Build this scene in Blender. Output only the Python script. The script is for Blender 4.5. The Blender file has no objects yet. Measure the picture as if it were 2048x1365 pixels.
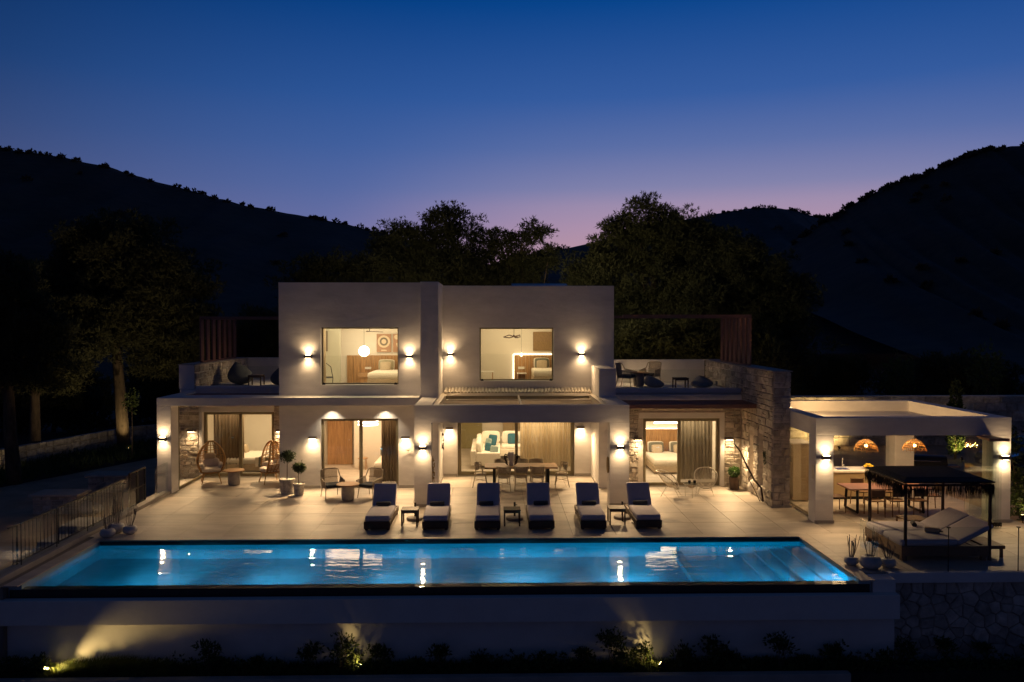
import bpy, math, random
import numpy as np
from mathutils import Vector, Matrix
R = math.radians
random.seed(7)
RNG = np.random.default_rng(11)
scene = bpy.context.scene
COL = scene.collection

# ------------------------------------------------------------ camera
cam_data = bpy.data.cameras.new("camera")
cam_data.lens = 28.0
cam_data.sensor_width = 36.0
cam_data.clip_start = 0.1
cam_data.clip_end = 6000
camera = bpy.data.objects.new("camera", cam_data)
COL.objects.link(camera)
camera.location = (0, 0, 5.7)
camera.rotation_euler = (R(90 - 1.25), 0, R(-1.2))
scene.camera = camera

# ------------------------------------------------------------ dusk sky
world = bpy.data.worlds.new("World")
scene.world = world
world.use_nodes = True
wn, wl = world.node_tree.nodes, world.node_tree.links
wn.clear()
w_out = wn.new("ShaderNodeOutputWorld")
w_bg = wn.new("ShaderNodeBackground")
w_tc = wn.new("ShaderNodeTexCoord")
w_sep = wn.new("ShaderNodeSeparateXYZ")
wl.new(w_tc.outputs["Generated"], w_sep.inputs[0])


def ramp(nodes, stops):
    n = nodes.new("ShaderNodeValToRGB")
    e = n.color_ramp.elements
    while len(e) > 1:
        e.remove(e[-1])
    e[0].position, e[0].color = stops[0][0], (*stops[0][1], 1)
    for p, c in stops[1:]:
        k = e.new(p)
        k.color = (*c, 1)
    return n


# afterglow side (towards +Y) and the darker side opposite, both by height above the horizon
glow = ramp(wn, [(0.0, (.52, .29, .32)), (0.085, (.50, .295, .36)), (0.12, (.42, .28, .40)), (0.145, (.345, .265, .41)), (0.166, (.225, .225, .405)),
                 (0.2137, (.11, .16, .378)), (0.27, (.038, .108, .348)), (0.37, (.003, .062, .27)), (0.45, (.002, .045, .19)), (0.6, (.004, .022, .09)), (1.0, (.006, .010, .028))])
mid = ramp(wn, [(0.0, (.27, .20, .34)), (0.09, (.20, .185, .385)), (0.13, (.135, .165, .385)), (0.166, (.092, .145, .375)), (0.2137, (.055, .122, .36)),
                (0.27, (.028, .098, .335)), (0.37, (.002, .056, .255)), (0.45, (.002, .040, .18)), (0.6, (.004, .022, .085)), (1.0, (.006, .010, .028))])
away = ramp(wn, [(0.0, (.048, .040, .070)), (0.15, (.032, .031, .066)), (0.28, (.002, .013, .050)), (0.6, (.004, .010, .032)), (1.0, (.005, .010, .028))])
wl.new(w_sep.outputs["Z"], mid.inputs[0])
wl.new(w_sep.outputs["Z"], glow.inputs[0])
wl.new(w_sep.outputs["Z"], away.inputs[0])
w_dot = wn.new("ShaderNodeVectorMath")
w_dot.operation = 'DOT_PRODUCT'
wl.new(w_tc.outputs["Generated"], w_dot.inputs[0])
w_dot.inputs[1].default_value = (math.sin(R(18)), math.cos(R(18)), 0)
w_map = wn.new("ShaderNodeMapRange")
w_map.interpolation_type = 'SMOOTHSTEP'
w_map.inputs["From Min"].default_value = 0.3
w_map.inputs["From Max"].default_value = 1.0
wl.new(w_dot.outputs["Value"], w_map.inputs["Value"])
w_mix = wn.new("ShaderNodeMix")
w_mix.data_type = 'RGBA'
wl.new(w_map.outputs[0], w_mix.inputs["Factor"])
wl.new(away.outputs[0], w_mix.inputs["A"])
w_map2 = wn.new("ShaderNodeMapRange")
w_map2.interpolation_type = 'SMOOTHSTEP'
w_map2.inputs["From Min"].default_value = 0.85
w_map2.inputs["From Max"].default_value = 1.0
wl.new(w_dot.outputs["Value"], w_map2.inputs["Value"])
w_mix2 = wn.new("ShaderNodeMix")
w_mix2.data_type = 'RGBA'
wl.new(w_map2.outputs[0], w_mix2.inputs["Factor"])
wl.new(mid.outputs[0], w_mix2.inputs["A"])
wl.new(glow.outputs[0], w_mix2.inputs["B"])
wl.new(w_mix2.outputs["Result"], w_mix.inputs["B"])
wl.new(w_mix.outputs["Result"], w_bg.inputs["Color"])
w_bg.inputs["Strength"].default_value = 0.9
wl.new(w_bg.outputs[0], w_out.inputs["Surface"])

scene.view_settings.view_transform = 'Standard'
scene.view_settings.look = 'None'
scene.view_settings.exposure = 0.18
scene.view_settings.gamma = 1.0
scene.view_settings.use_curve_mapping = False
scene.cycles.use_denoising = True
scene.cycles.max_bounces = 8
scene.cycles.diffuse_bounces = 4
scene.cycles.glossy_bounces = 3
scene.cycles.transparent_max_bounces = 24
scene.cycles.sample_clamp_indirect = 4.0
scene.cycles.caustics_reflective = False
scene.cycles.caustics_refractive = False
scene.cycles.use_light_tree = True

# ------------------------------------------------------------ materials
MATS = {}


def nodes_of(name):
    m = bpy.data.materials.new(name)
    m.use_nodes = True
    return m, m.node_tree.nodes, m.node_tree.links


def mat(name, col, rough=.6, metal=0., var=.12, vscale=3., bump=0., bscale=20., stretch=(1, 1, 1), rnd=0., local=False, spec=.5, col2=None, trans=0.):
    """Principled surface with noise-driven colour variation and relief."""
    if name in MATS:
        return MATS[name]
    m, n, l = nodes_of(name)
    b = n["Principled BSDF"]
    b.inputs["Roughness"].default_value = rough
    b.inputs["Metallic"].default_value = metal
    b.inputs["Specular IOR Level"].default_value = spec
    if local:
        src = n.new("ShaderNodeTexCoord").outputs["Object"]
    else:
        src = n.new("ShaderNodeNewGeometry").outputs["Position"]
    mp = n.new("ShaderNodeMapping")
    mp.inputs["Scale"].default_value = stretch
    l.new(src, mp.inputs["Vector"])
    nz = n.new("ShaderNodeTexNoise")
    nz.inputs["Scale"].default_value = vscale
    nz.inputs["Detail"].default_value = 6
    nz.inputs["Roughness"].default_value = .62
    l.new(mp.outputs[0], nz.inputs["Vector"])
    lo = tuple(max(0, c * (1 - var)) for c in col)
    hi = col2 if col2 else tuple(min(1, c * (1 + var)) for c in col)
    cr = ramp(n, [(.32, lo), (.68, hi)])
    l.new(nz.outputs["Fac"], cr.inputs[0])
    out = cr.outputs[0]
    if rnd > 0:
        oi = n.new("ShaderNodeObjectInfo")
        mr = n.new("ShaderNodeMapRange")
        mr.inputs["To Min"].default_value = 1 - rnd
        mr.inputs["To Max"].default_value = 1 + rnd
        l.new(oi.outputs["Random"], mr.inputs["Value"])
        mul = n.new("ShaderNodeVectorMath")
        mul.operation = 'SCALE'
        l.new(out, mul.inputs[0])
        l.new(mr.outputs[0], mul.inputs["Scale"])
        out = mul.outputs[0]
    l.new(out, b.inputs["Base Color"])
    if bump > 0:
        n2 = n.new("ShaderNodeTexNoise")
        n2.inputs["Scale"].default_value = bscale
        n2.inputs["Detail"].default_value = 5
        l.new(mp.outputs[0], n2.inputs["Vector"])
        bp = n.new("ShaderNodeBump")
        bp.inputs["Strength"].default_value = bump
        bp.inputs["Distance"].default_value = .02
        l.new(n2.outputs["Fac"], bp.inputs["Height"])
        l.new(bp.outputs[0], b.inputs["Normal"])
    if trans > 0:
        tr = n.new("ShaderNodeBsdfTranslucent")
        l.new(out, tr.inputs["Color"])
        mx = n.new("ShaderNodeMixShader")
        mx.inputs[0].default_value = trans
        l.new(b.outputs[0], mx.inputs[1])
        l.new(tr.outputs[0], mx.inputs[2])
        l.new(mx.outputs[0], n["Material Output"].inputs["Surface"])
    MATS[name] = m
    return m


def emit(name, col, strength):
    if name in MATS:
        return MATS[name]
    m, n, l = nodes_of(name)
    n.remove(n["Principled BSDF"])
    e = n.new("ShaderNodeEmission")
    e.inputs["Color"].default_value = (*col, 1)
    e.inputs["Strength"].default_value = strength
    l.new(e.outputs[0], n["Material Output"].inputs["Surface"])
    MATS[name] = m
    return m


def clear_sheet(name, tint, ior, rough, bump=None, gain=1.0, bend=False):
    """Thin glass or water skin: transparent, mirror-like by Fresnel."""
    m, n, l = nodes_of(name)
    n.remove(n["Principled BSDF"])
    t = n.new("ShaderNodeBsdfRefraction" if bend else "ShaderNodeBsdfTransparent")
    if bend:
        t.inputs["IOR"].default_value = ior
        t.inputs["Roughness"].default_value = 0.0
    t.inputs["Color"].default_value = (*tint, 1)
    g = n.new("ShaderNodeBsdfGlossy")
    g.inputs["Roughness"].default_value = rough
    # Schlick reflectance, the same from both sides of the sheet
    ge = n.new("ShaderNodeNewGeometry")
    dt_ = n.new("ShaderNodeVectorMath")
    dt_.operation = 'DOT_PRODUCT'
    l.new(ge.outputs["Incoming"], dt_.inputs[0])
    l.new(ge.outputs["Normal"], dt_.inputs[1])

    def mth(op, a_, b_=None, clamp=False):
        k = n.new("ShaderNodeMath")
        k.operation, k.use_clamp = op, clamp
        for q, v_ in ((0, a_), (1, b_)):
            if v_ is None:
                continue
            if isinstance(v_, (int, float)):
                k.inputs[q].default_value = v_
            else:
                l.new(v_, k.inputs[q])
        return k.outputs[0]
    r0 = ((ior - 1) / (ior + 1)) ** 2
    om = mth('SUBTRACT', 1.0, mth('ABSOLUTE', dt_.outputs["Value"]), True)
    fac = mth('MULTIPLY', mth('ADD', mth('MULTIPLY', mth('POWER', om, 5.0), 1 - r0), r0), gain, True)
    mx = n.new("ShaderNodeMixShader")
    l.new(fac, mx.inputs[0])
    l.new(t.outputs[0], mx.inputs[1])
    l.new(g.outputs[0], mx.inputs[2])
    if bump:
        mp = n.new("ShaderNodeMapping")
        mp.inputs["Scale"].default_value = bump[1]
        l.new(ge.outputs["Position"], mp.inputs["Vector"])
        nz = n.new("ShaderNodeTexNoise")
        nz.inputs["Scale"].default_value = 1.0
        nz.inputs["Detail"].default_value = 3
        l.new(mp.outputs[0], nz.inputs["Vector"])
        bp = n.new("ShaderNodeBump")
        bp.inputs["Strength"].default_value = bump[0]
        bp.inputs["Distance"].default_value = .05
        l.new(nz.outputs["Fac"], bp.inputs["Height"])
        l.new(bp.outputs[0], g.inputs["Normal"])
        l.new(bp.outputs[0], dt_.inputs[1])
        if bend:
            l.new(bp.outputs[0], t.inputs["Normal"])
    l.new(mx.outputs[0], n["Material Output"].inputs["Surface"])
    MATS[name] = m
    return m


PLASTER = mat("white_plaster", (.80, .775, .755), .85, var=.09, vscale=1.3, bump=.42, bscale=3.2, stretch=(.8, 1, 2.0))
PLASTER_S = mat("smooth_plaster", (.78, .755, .73), .85, var=.05, vscale=2, bump=.12, bscale=9)
INT_WALL = mat("interior_paint", (.74, .69, .60), .8, var=.03, vscale=1)
STONE = mat("limestone", (.50, .43, .35), .9, var=.30, vscale=5, bump=1.0, bscale=12, rnd=.25, col2=(.68, .62, .54))
MORTAR = mat("lime_mortar", (.66, .60, .53), .95, var=.15, vscale=6, bump=.6, bscale=30)
TILE = mat("porcelain_paving", (.50, .44, .375), .55, var=.24, vscale=.9, bump=.10, bscale=18, rnd=.10, stretch=(.6, 1.8, 1))
JOINT = mat("paving_joint", (.25, .215, .18), .9)
CONCRETE = mat("grey_concrete", (.40, .37, .34), .9, var=.18, vscale=1.2, bump=.3, bscale=12)
ASPHALT = mat("driveway_concrete", (.46, .335, .225), .9, var=.25, vscale=.8, bump=.3, bscale=15)
SOIL = mat("dark_soil", (.035, .030, .020), .95, var=.4, vscale=6, bump=.8, bscale=25)
HILL = mat("scrub_hillside", (.042, .028, .011), .95, var=.5, vscale=.16, bump=1.0, bscale=.45, col2=(.072, .048, .020))
FRAME = mat("olive_bronze_frame", (.22, .185, .11), .5, var=.05)
BROWN = mat("brown_steel", (.24, .12, .095), .5, var=.1)
BLACK = mat("black_metal", (.018, .018, .02), .4, metal=.4, var=.05)
STEEL = mat("stainless_steel", (.55, .55, .56), .25, metal=1, var=.03)
LAMPB = mat("lamp_casing", (.16, .13, .11), .5, var=.05)
OAK = mat("oak_veneer", (.40, .225, .10), .5, var=.28, vscale=3, stretch=(7, 7, .6), bump=.05)
OAKH = mat("oak_board", (.42, .25, .125), .5, var=.25, vscale=3, stretch=(.6, 7, 7), bump=.05)
TEAK = mat("weathered_teak", (.19, .105, .052), .6, var=.3, vscale=5, stretch=(5, 1, 5), bump=.1, bscale=30)
DTEAK = mat("dark_teak", (.075, .042, .028), .6, var=.3, vscale=5, bump=.1, bscale=30)
RATTAN = mat("honey_rattan", (.42, .24, .085), .6, var=.2, vscale=14, trans=.25)
WEAVE = mat("grey_rope_weave", (.40, .34, .255), .8, var=.2, vscale=20)
WHITEROPE = mat("white_cord", (.62, .57, .48), .6, var=.05)
CUSHION = mat("cream_cushion", (.64, .56, .49), .9, var=.06, vscale=8, bump=.12, bscale=60)
LOUNGE = mat("grey_lounger_canvas", (.60, .56, .61), .9, var=.05, vscale=9, bump=.15, bscale=90)
DARKFAB = mat("charcoal_fabric", (.055, .058, .068), .95, var=.15, vscale=12, bump=.2, bscale=60)
BEAN = mat("slate_beanbag_canvas", (.10, .115, .14), .95, var=.1, vscale=5, bump=.2, bscale=30)
LINEN = mat("white_bed_linen", (.74, .68, .58), .9, var=.04, vscale=5, bump=.1, bscale=25)
BEIGE = mat("beige_linen", (.46, .37, .26), .9, var=.08, vscale=9)
GREYLIN = mat("grey_green_linen", (.17, .165, .13), .9, var=.1, vscale=9)
TEAL = mat("teal_cushion_fabric", (.03, .125, .18), .9, var=.15, vscale=9)
PALETEAL = mat("pale_aqua_fabric", (.27, .36, .35), .9, var=.15, vscale=9)
SOFA = mat("white_sofa_fabric", (.80, .74, .64), .9, var=.03, vscale=4, bump=.08, bscale=50)
CURTAIN = mat("taupe_curtain", (.25, .18, .115), .9, var=.12, vscale=3, stretch=(6, 6, .3), trans=.2)
SHEER = mat("cream_sheer_curtain", (.86, .78, .63), .9, var=.06, vscale=3, stretch=(6, 6, .3), trans=.55)
POT = mat("white_ceramic", (.60, .58, .56), .55, var=.08, vscale=6)
WORNPOT = mat("whitewashed_terracotta", (.58, .54, .48), .9, var=.5, vscale=7, bump=.3, bscale=20)
STONEBASE = mat("cast_stone", (.46, .42, .37), .9, var=.15, vscale=8, bump=.2, bscale=25)
BARK = mat("pine_bark", (.12, .085, .055), .95, var=.45, vscale=7, bump=1.0, bscale=12, stretch=(1, 1, .35))
DRIFT = mat("driftwood", (.055, .035, .025), .9, var=.35, vscale=14, bump=.6, bscale=40)
DECOR = mat("dry_reed", (.40, .28, .12), .9, var=.3, vscale=20)
PINE = mat("pine_needles", (.072, .080, .030), .8, var=.5, vscale=.9, col2=(.125, .125, .046), trans=.35)
PINE2 = mat("dark_pine_needles", (.072, .078, .032), .8, var=.45, vscale=.9, col2=(.125, .122, .048), trans=.35)
SCRUB = mat("hillside_shrubs", (.14, .115, .072), .9, var=.2, vscale=.05, col2=(.165, .136, .088))
OLIVE = mat("olive_leaves", (.050, .072, .030), .6, var=.35, vscale=6, trans=.3)
GARDEN = mat("garden_leaves", (.085, .115, .03), .6, var=.45, vscale=5, trans=.35)
GRASS = mat("garden_grass", (.10, .125, .03), .7, var=.4, vscale=3, trans=.35)
LAVENDER = mat("dry_lavender", (.10, .085, .085), .9, var=.25, vscale=14)
TOPIARY = mat("box_leaves", (.06, .13, .025), .6, var=.3, vscale=14, trans=.3)
POOLTILE = mat("pool_mosaic", (.40, .58, .66), .4, var=.10, vscale=2.2, bump=.05, bscale=10)
DARKTILE = mat("dark_overflow_tile", (.035, .035, .04), .35, var=.2, vscale=4)
RUBBLE = mat("rubble_stone", (.50, .45, .40), .9, var=.35, vscale=4, bump=.8, bscale=9, rnd=.22)
THATCH = mat("dark_thatch", (.030, .026, .022), .95, var=.4, vscale=16, stretch=(6, 6, 1), bump=.7, bscale=40)
MARBLE = mat("white_counter", (.78, .75, .70), .3, var=.04, vscale=2)
CABINET = mat("sand_cabinet", (.40, .31, .19), .6, var=.05, vscale=2)
LEMON = mat("lemon_peel", (.75, .50, .03), .5, var=.1, vscale=20)
CARPAINT = mat("dark_car_paint", (.012, .013, .016), .15, metal=.3, var=.03)
RUBBER = mat("tyre_rubber", (.012, .012, .012), .8, var=.1)
AWNING = mat("retracted_awning_fabric", (.60, .54, .46), .8, var=.05)
ALU = mat("cream_aluminium", (.62, .56, .47), .4, var=.03)
ART = mat("terracotta_print", (.42, .25, .16), .8, var=.05)
ARTC = mat("cream_print", (.70, .58, .42), .8, var=.03)
ARTG = mat("grey_print", (.20, .17, .13), .8, var=.1, vscale=20)
DOORP = mat("olive_door_panel", (.30, .255, .12), .6, var=.04)
GLASS = clear_sheet("window_glass", (.985, .99, .985), 1.5, .0)
RAILGLASS = clear_sheet("balustrade_glass", (.94, .965, .96), 1.5, .0)
WATER = clear_sheet("pool_water", (.92, .99, 1.0), 1.33, .02, bump=(.22, (.7, 3.0, 1)), bend=True)
WARM = (1.0, .655, .325)
LENS = emit("warm_lamp_lens", (1, .74, .42), 28)
GLOBE = emit("pendant_globe", (1, .80, .52), 14)
LEDM = emit("led_strip", (1, .78, .5), 9)
POOLLENS = emit("pool_lamp_lens", (.35, .8, 1), 6)


# ------------------------------------------------------------ mesh helpers
class MB:
    def __init__(s):
        s.v, s.f = [], []

    def add(s, vs, fs):
        o = len(s.v)
        s.v += [tuple(p) for p in vs]
        s.f += [tuple(i + o for i in f) for f in fs]
        return s

    def box(s, x0, x1, y0, y1, z0, z1):
        return s.add([(x0, y0, z0), (x1, y0, z0), (x1, y1, z0), (x0, y1, z0), (x0, y0, z1), (x1, y0, z1), (x1, y1, z1), (x0, y1, z1)],
                     [(0, 3, 2, 1), (4, 5, 6, 7), (0, 1, 5, 4), (1, 2, 6, 5), (2, 3, 7, 6), (3, 0, 4, 7)])

    def obox(s, c, size, rz=0, rx=0, ry=0):
        m = Matrix.Translation(c) @ Matrix.Rotation(rz, 4, 'Z') @ Matrix.Rotation(ry, 4, 'Y') @ Matrix.Rotation(rx, 4, 'X')
        a, b, h = size[0] / 2, size[1] / 2, size[2] / 2
        t = MB().box(-a, a, -b, b, -h, h)
        return s.add([m @ Vector(p) for p in t.v], t.f)

    def tube(s, path, r, n=6, closed=False, r1=None, caps=True):
        P = [Vector(p) for p in path]
        k = len(P)
        rs = [(r if r1 is None else r + (r1 - r) * i / max(1, k - 1)) for i in range(k)] if not isinstance(r, (list, tuple)) else list(r)
        vs, fs = [], []
        ref = None
        for i, p in enumerate(P):
            if closed:
                d = P[(i + 1) % k] - P[i - 1]
            else:
                d = P[min(i + 1, k - 1)] - P[max(i - 1, 0)]
            d.normalize()
            if ref is None:
                ref = Vector((0, 0, 1)) if abs(d.z) < .9 else Vector((1, 0, 0))
            u = d.cross(ref)
            if u.length < 1e-5:
                u = d.cross(Vector((0, 1, 0)))
            u.normalize()
            w = u.cross(d)
            ref = w
            for j in range(n):
                a = 2 * math.pi * j / n
                vs.append(p + (u * math.cos(a) + w * math.sin(a)) * rs[i])
        for i in range(k if closed else k - 1):
            i2 = (i + 1) % k
            for j in range(n):
                j2 = (j + 1) % n
                fs.append((i * n + j, i * n + j2, i2 * n + j2, i2 * n + j))
        if caps and not closed:
            fs.append(tuple(range(n))[::-1])
            fs.append(tuple((k - 1) * n + j for j in range(n)))
        return s.add(vs, fs)

    def lathe(s, prof, n=20, c=(0, 0, 0)):
        vs, fs = [], []
        for r, z in prof:
            for j in range(n):
                a = 2 * math.pi * j / n
                vs.append((c[0] + r * math.cos(a), c[1] + r * math.sin(a), c[2] + z))
        for i in range(len(prof) - 1):
            for j in range(n):
                j2 = (j + 1) % n
                fs.append((i * n + j, i * n + j2, (i + 1) * n + j2, (i + 1) * n + j))
        fs.append(tuple(range(n))[::-1])
        fs.append(tuple((len(prof) - 1) * n + j for j in range(n)))
        return s.add(vs, fs)

    def pillow(s, c, size, e=.45, rz=0, rx=0, ry=0, nu=20, nv=10, ez=None):
        """superquadric cushion"""
        m = Matrix.Translation(c) @ Matrix.Rotation(rz, 4, 'Z') @ Matrix.Rotation(ry, 4, 'Y') @ Matrix.Rotation(rx, 4, 'X')
        ez = ez or .6
        sp = lambda q, k: math.copysign(abs(q) ** k, q)
        vs, fs = [], []
        for i in range(nv + 1):
            ph = -math.pi / 2 + math.pi * i / nv
            for j in range(nu):
                th = 2 * math.pi * j / nu
                vs.append(m @ Vector((size[0] / 2 * sp(math.cos(ph), ez) * sp(math.cos(th), e), size[1] / 2 * sp(math.cos(ph), ez) * sp(math.sin(th), e), size[2] / 2 * sp(math.sin(ph), ez))))
        for i in range(nv):
            for j in range(nu):
                j2 = (j + 1) % nu
                fs.append((i * nu + j, i * nu + j2, (i + 1) * nu + j2, (i + 1) * nu + j))
        return s.add(vs, fs)

    def prism(s, poly, d):
        """extrude a 3D polygon by vector d"""
        d = Vector(d)
        n = len(poly)
        vs = [Vector(p) for p in poly] + [Vector(p) + d for p in poly]
        fs = [tuple(range(n))[::-1], tuple(range(n, 2 * n))]
        for i in range(n):
            j = (i + 1) % n
            fs.append((i, j, n + j, n + i))
        return s.add(vs, fs)

    def drape(s, x0, x1, y, z0, z1, waves, amp, th=.012, per=6):
        """hanging curtain: a wavy strip with thickness"""
        n = waves * per
        pts = []
        for i in range(n + 1):
            t = i / n
            a = amp * (1 + .35 * math.sin(t * 17.3))
            pts.append((x0 + (x1 - x0) * t, y + a * math.sin(t * waves * 2 * math.pi + .6 * math.sin(t * 9))))
        vs, fs = [], []
        for px, py in pts:
            vs += [(px, py, z0), (px, py, z1), (px, py + th, z0), (px, py + th, z1)]
        for i in range(n):
            a, b = i * 4, i * 4 + 4
            fs += [(a, b, b + 1, a + 1), (a + 2, a + 3, b + 3, b + 2), (a, a + 2, b + 2, b), (a + 1, b + 1, b + 3, a + 3)]
        fs += [(0, 1, 3, 2), (n * 4, n * 4 + 2, n * 4 + 3, n * 4 + 1)]
        return s.add(vs, fs)

    def build(s, name, m, parent=None, smooth=False, bevel=0., loc=None, rz=0):
        me = bpy.data.meshes.new(name)
        me.from_pydata([tuple(p) for p in s.v], [], s.f)
        if smooth:
            me.polygons.foreach_set("use_smooth", [True] * len(me.polygons))
        me.materials.append(m)
        me.update()
        o = bpy.data.objects.new(name, me)
        COL.objects.link(o)
        if parent is not None:
            o.parent = parent
        if loc is not None:
            o.location = loc
        o.rotation_euler.z = rz
        if bevel:
            b = o.modifiers.new("bevel", 'BEVEL')
            b.width = bevel
            b.segments = 2
            b.limit_method = 'ANGLE'
        return o


def tag(o, label, cat, group=None):
    o["label"], o["category"] = label, cat
    if group:
        o["group"] = group
    return o


def struct(o, label=None, kind="structure"):
    o["kind"] = kind
    if label:
        o["label"] = label
    return o


def thing(name, label, cat, loc=(0, 0, 0), rz=0, group=None):
    o = bpy.data.objects.new(name, None)
    o.empty_display_size = .1
    COL.objects.link(o)
    o.location, o.rotation_euler.z = loc, rz
    return tag(o, label, cat, group)


def copy_tree(src, parent=None):
    c = src.copy()
    COL.objects.link(c)
    c.parent = parent
    for ch in list(src.children):
        copy_tree(ch, c)
    return c


def again(src, label, loc, rz=0):
    c = copy_tree(src)
    c["label"] = label
    c.location, c.rotation_euler.z = loc, rz
    return c


def light(kind, name, loc, power, col=WARM, parent=None, target=None, angle=120, blend=1., size=.05, size_y=None, spread=None):
    d = bpy.data.lights.new(name, kind)
    d.energy, d.color = power, col
    if kind == 'SPOT':
        d.spot_size, d.spot_blend, d.shadow_soft_size = R(angle), blend, size
    elif kind == 'AREA':
        d.size = size
        if size_y:
            d.shape, d.size_y = 'RECTANGLE', size_y
        if spread:
            d.spread = R(spread)
    else:
        d.shadow_soft_size = size
    o = bpy.data.objects.new(name, d)
    COL.objects.link(o)
    o.location = loc
    if target is not None:
        o.rotation_euler = (Vector(target) - Vector(loc)).to_track_quat('-Z', 'Y').to_euler()
    if parent is not None:
        o.parent = parent
    return o


def blades(name, pts, dirs, nb, length, width, m, parent=None, spread=.9, droop=0.):
    """foliage: nb slim three-cornered leaves round every point"""
    pts = np.repeat(np.asarray(pts, float), nb, 0)
    dirs = np.repeat(np.asarray(dirs, float), nb, 0)
    n = len(pts)
    d = dirs + RNG.normal(0, spread, (n, 3))
    d[:, 2] -= droop
    d /= np.linalg.norm(d, axis=1)[:, None] + 1e-9
    side = np.cross(d, RNG.normal(0, 1, (n, 3)))
    side /= np.linalg.norm(side, axis=1)[:, None] + 1e-9
    L = length * RNG.uniform(.6, 1.3, (n, 1))
    w = width * RNG.uniform(.7, 1.3, (n, 1))
    mid = pts + d * L * .45
    v = np.stack([pts, mid + side * w, pts + d * L, mid - side * w], 1).reshape(-1, 3)
    me = bpy.data.meshes.new(name)
    me.vertices.add(4 * n)
    me.vertices.foreach_set("co", v.ravel())
    me.loops.add(4 * n)
    me.loops.foreach_set("vertex_index", np.arange(4 * n))
    me.polygons.add(n)
    me.polygons.foreach_set("loop_start", np.arange(0, 4 * n, 4))
    me.polygons.foreach_set("loop_total", np.full(n, 4))
    me.materials.append(m)
    me.update(calc_edges=True)
    me.validate()
    o = bpy.data.objects.new(name, me)
    COL.objects.link(o)
    if parent is not None:
        o.parent = parent
    return o


def lobes_points(lobes, n, depth=.45, rough=.25):
    """points spread through the outer layer of overlapping ellipsoids"""
    vol = np.array([(l[1][0] * l[1][1] * l[1][2]) ** (2 / 3) for l in lobes])
    idx = RNG.choice(len(lobes), n, p=vol / vol.sum())
    c = np.array([l[0] for l in lobes], float)[idx]
    r = np.array([l[1] for l in lobes], float)[idx]
    d = RNG.normal(0, 1, (n, 3))
    d /= np.linalg.norm(d, axis=1)[:, None]
    t = (1 - depth * RNG.uniform(0, 1, (n, 1)) ** 1.3) * (1 + rough * RNG.normal(0, .5, (n, 1)))
    return c + d * r * t, d

# ============================================================ LAND
def wall_with_holes(b, x0, x1, y0, y1, z0, z1, hx0, hx1, hz0, hz1):
    b.box(x0, hx0, y0, y1, z0, z1)
    b.box(hx1, x1, y0, y1, z0, z1)
    b.box(hx0, hx1, y0, y1, hz1, z1)
    if hz0 > z0:
        b.box(hx0, hx1, y0, y1, z0, hz0)
    return b


def rebase(t, base):
    base = Vector(base)
    t.location = base
    for ch in t.children:
        ch.location = ch.location - base


struct(MB().add([(-2500, -300, -2.6), (2500, -300, -2.6), (2500, 4000, -2.6), (-2500, 4000, -2.6)], [(0, 1, 2, 3)]).build("ground", HILL))
# left yard one metre below the terrace, back yard level with it
struct(MB().prism([(-24, 14, -2.4), (-11.45, 14, -2.4), (-11.45, 60, -2.4), (-13.4, 52, -2.4), (-13.2, 47.5, -2.4), (-16.9, 40.2, -2.4), (-20.5, 32.3, -2.4), (-30, 30.2, -2.4), (-34, 22, -2.4)], (0, 0, 1.4)).build("driveway", ASPHALT))
struct(MB().box(-80, -11.45, 14, 80, -2.5, -1.02).build("wood_floor", SOIL))
struct(MB().box(-11.45, 60, 30, 37.4, -2.4, -.035).box(15.05, 60, 18.3, 30, -2.4, -.035).build("back_yard", ASPHALT))
struct(MB().box(-11.45, 80, 37.4, 86, -2.4, -.03).build("wood_floor", SOIL))
struct(MB().box(-11.4, 16, 16.9, 17.54, -2.4, -1.87).build("planting_bed", SOIL))
tag(MB().box(-11.4, 7.6, 16.70, 16.88, -2.4, -1.78).build("garden_kerb", CONCRETE, bevel=.01), "low concrete kerb along the front of the planting bed", "kerb")
struct(MB().box(-30, 30, 8, 16.68, -2.5, -2.02).build("gravel_path", CONCRETE))


def hill(name, ridge, foot_y, foot_z, seed, back=260, nv=26, amp=.007):
    """ridge: (x, y, z) crest points; the slope falls from the crest to a foot near the villa"""
    rs = np.random.default_rng(seed)
    P = np.array(ridge, float)
    s = np.linspace(0, len(P) - 1, 140)
    X, Y, Z = (np.interp(s, np.arange(len(P)), P[:, k]) for k in range(3))
    Z = Z + amp * np.abs(Z) * np.interp(s, np.linspace(0, len(P) - 1, 70), rs.normal(0, .5, 70))
    vs, fs = [], []
    rows = nv + 4
    ph = rs.uniform(0, 6.28, 6)
    for i in range(140):
        for j in range(rows):
            if j <= nv:
                t = j / nv
                y = foot_y + (Y[i] - foot_y) * t
                x = X[i] * (.30 + .70 * (y / Y[i]))
                z = foot_z + (Z[i] - foot_z) * (t ** 1.25)
                bump = math.sin(s[i] * 3.1 + ph[0] + 5 * t) * .5 + math.sin(s[i] * 7.7 + ph[1] - 9 * t) * .3 + math.sin(t * 31 + ph[2] + s[i]) * .15
                z += bump * Z[i] * .028 * math.sin(math.pi * min(1, t)) ** 1
            else:
                q = (j - nv) / 4
                y, x, z = Y[i] + back * q, X[i], Z[i] * (1 - .9 * q)
            vs.append((x, y, z))
    for i in range(139):
        for j in range(rows - 1):
            a = i * rows + j
            fs.append((a, a + rows, a + rows + 1, a + 1))
    o = MB().add(vs, fs).build(name, HILL, smooth=True)
    struct(o)
    return np.array(vs).reshape(140, rows, 3), nv


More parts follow.
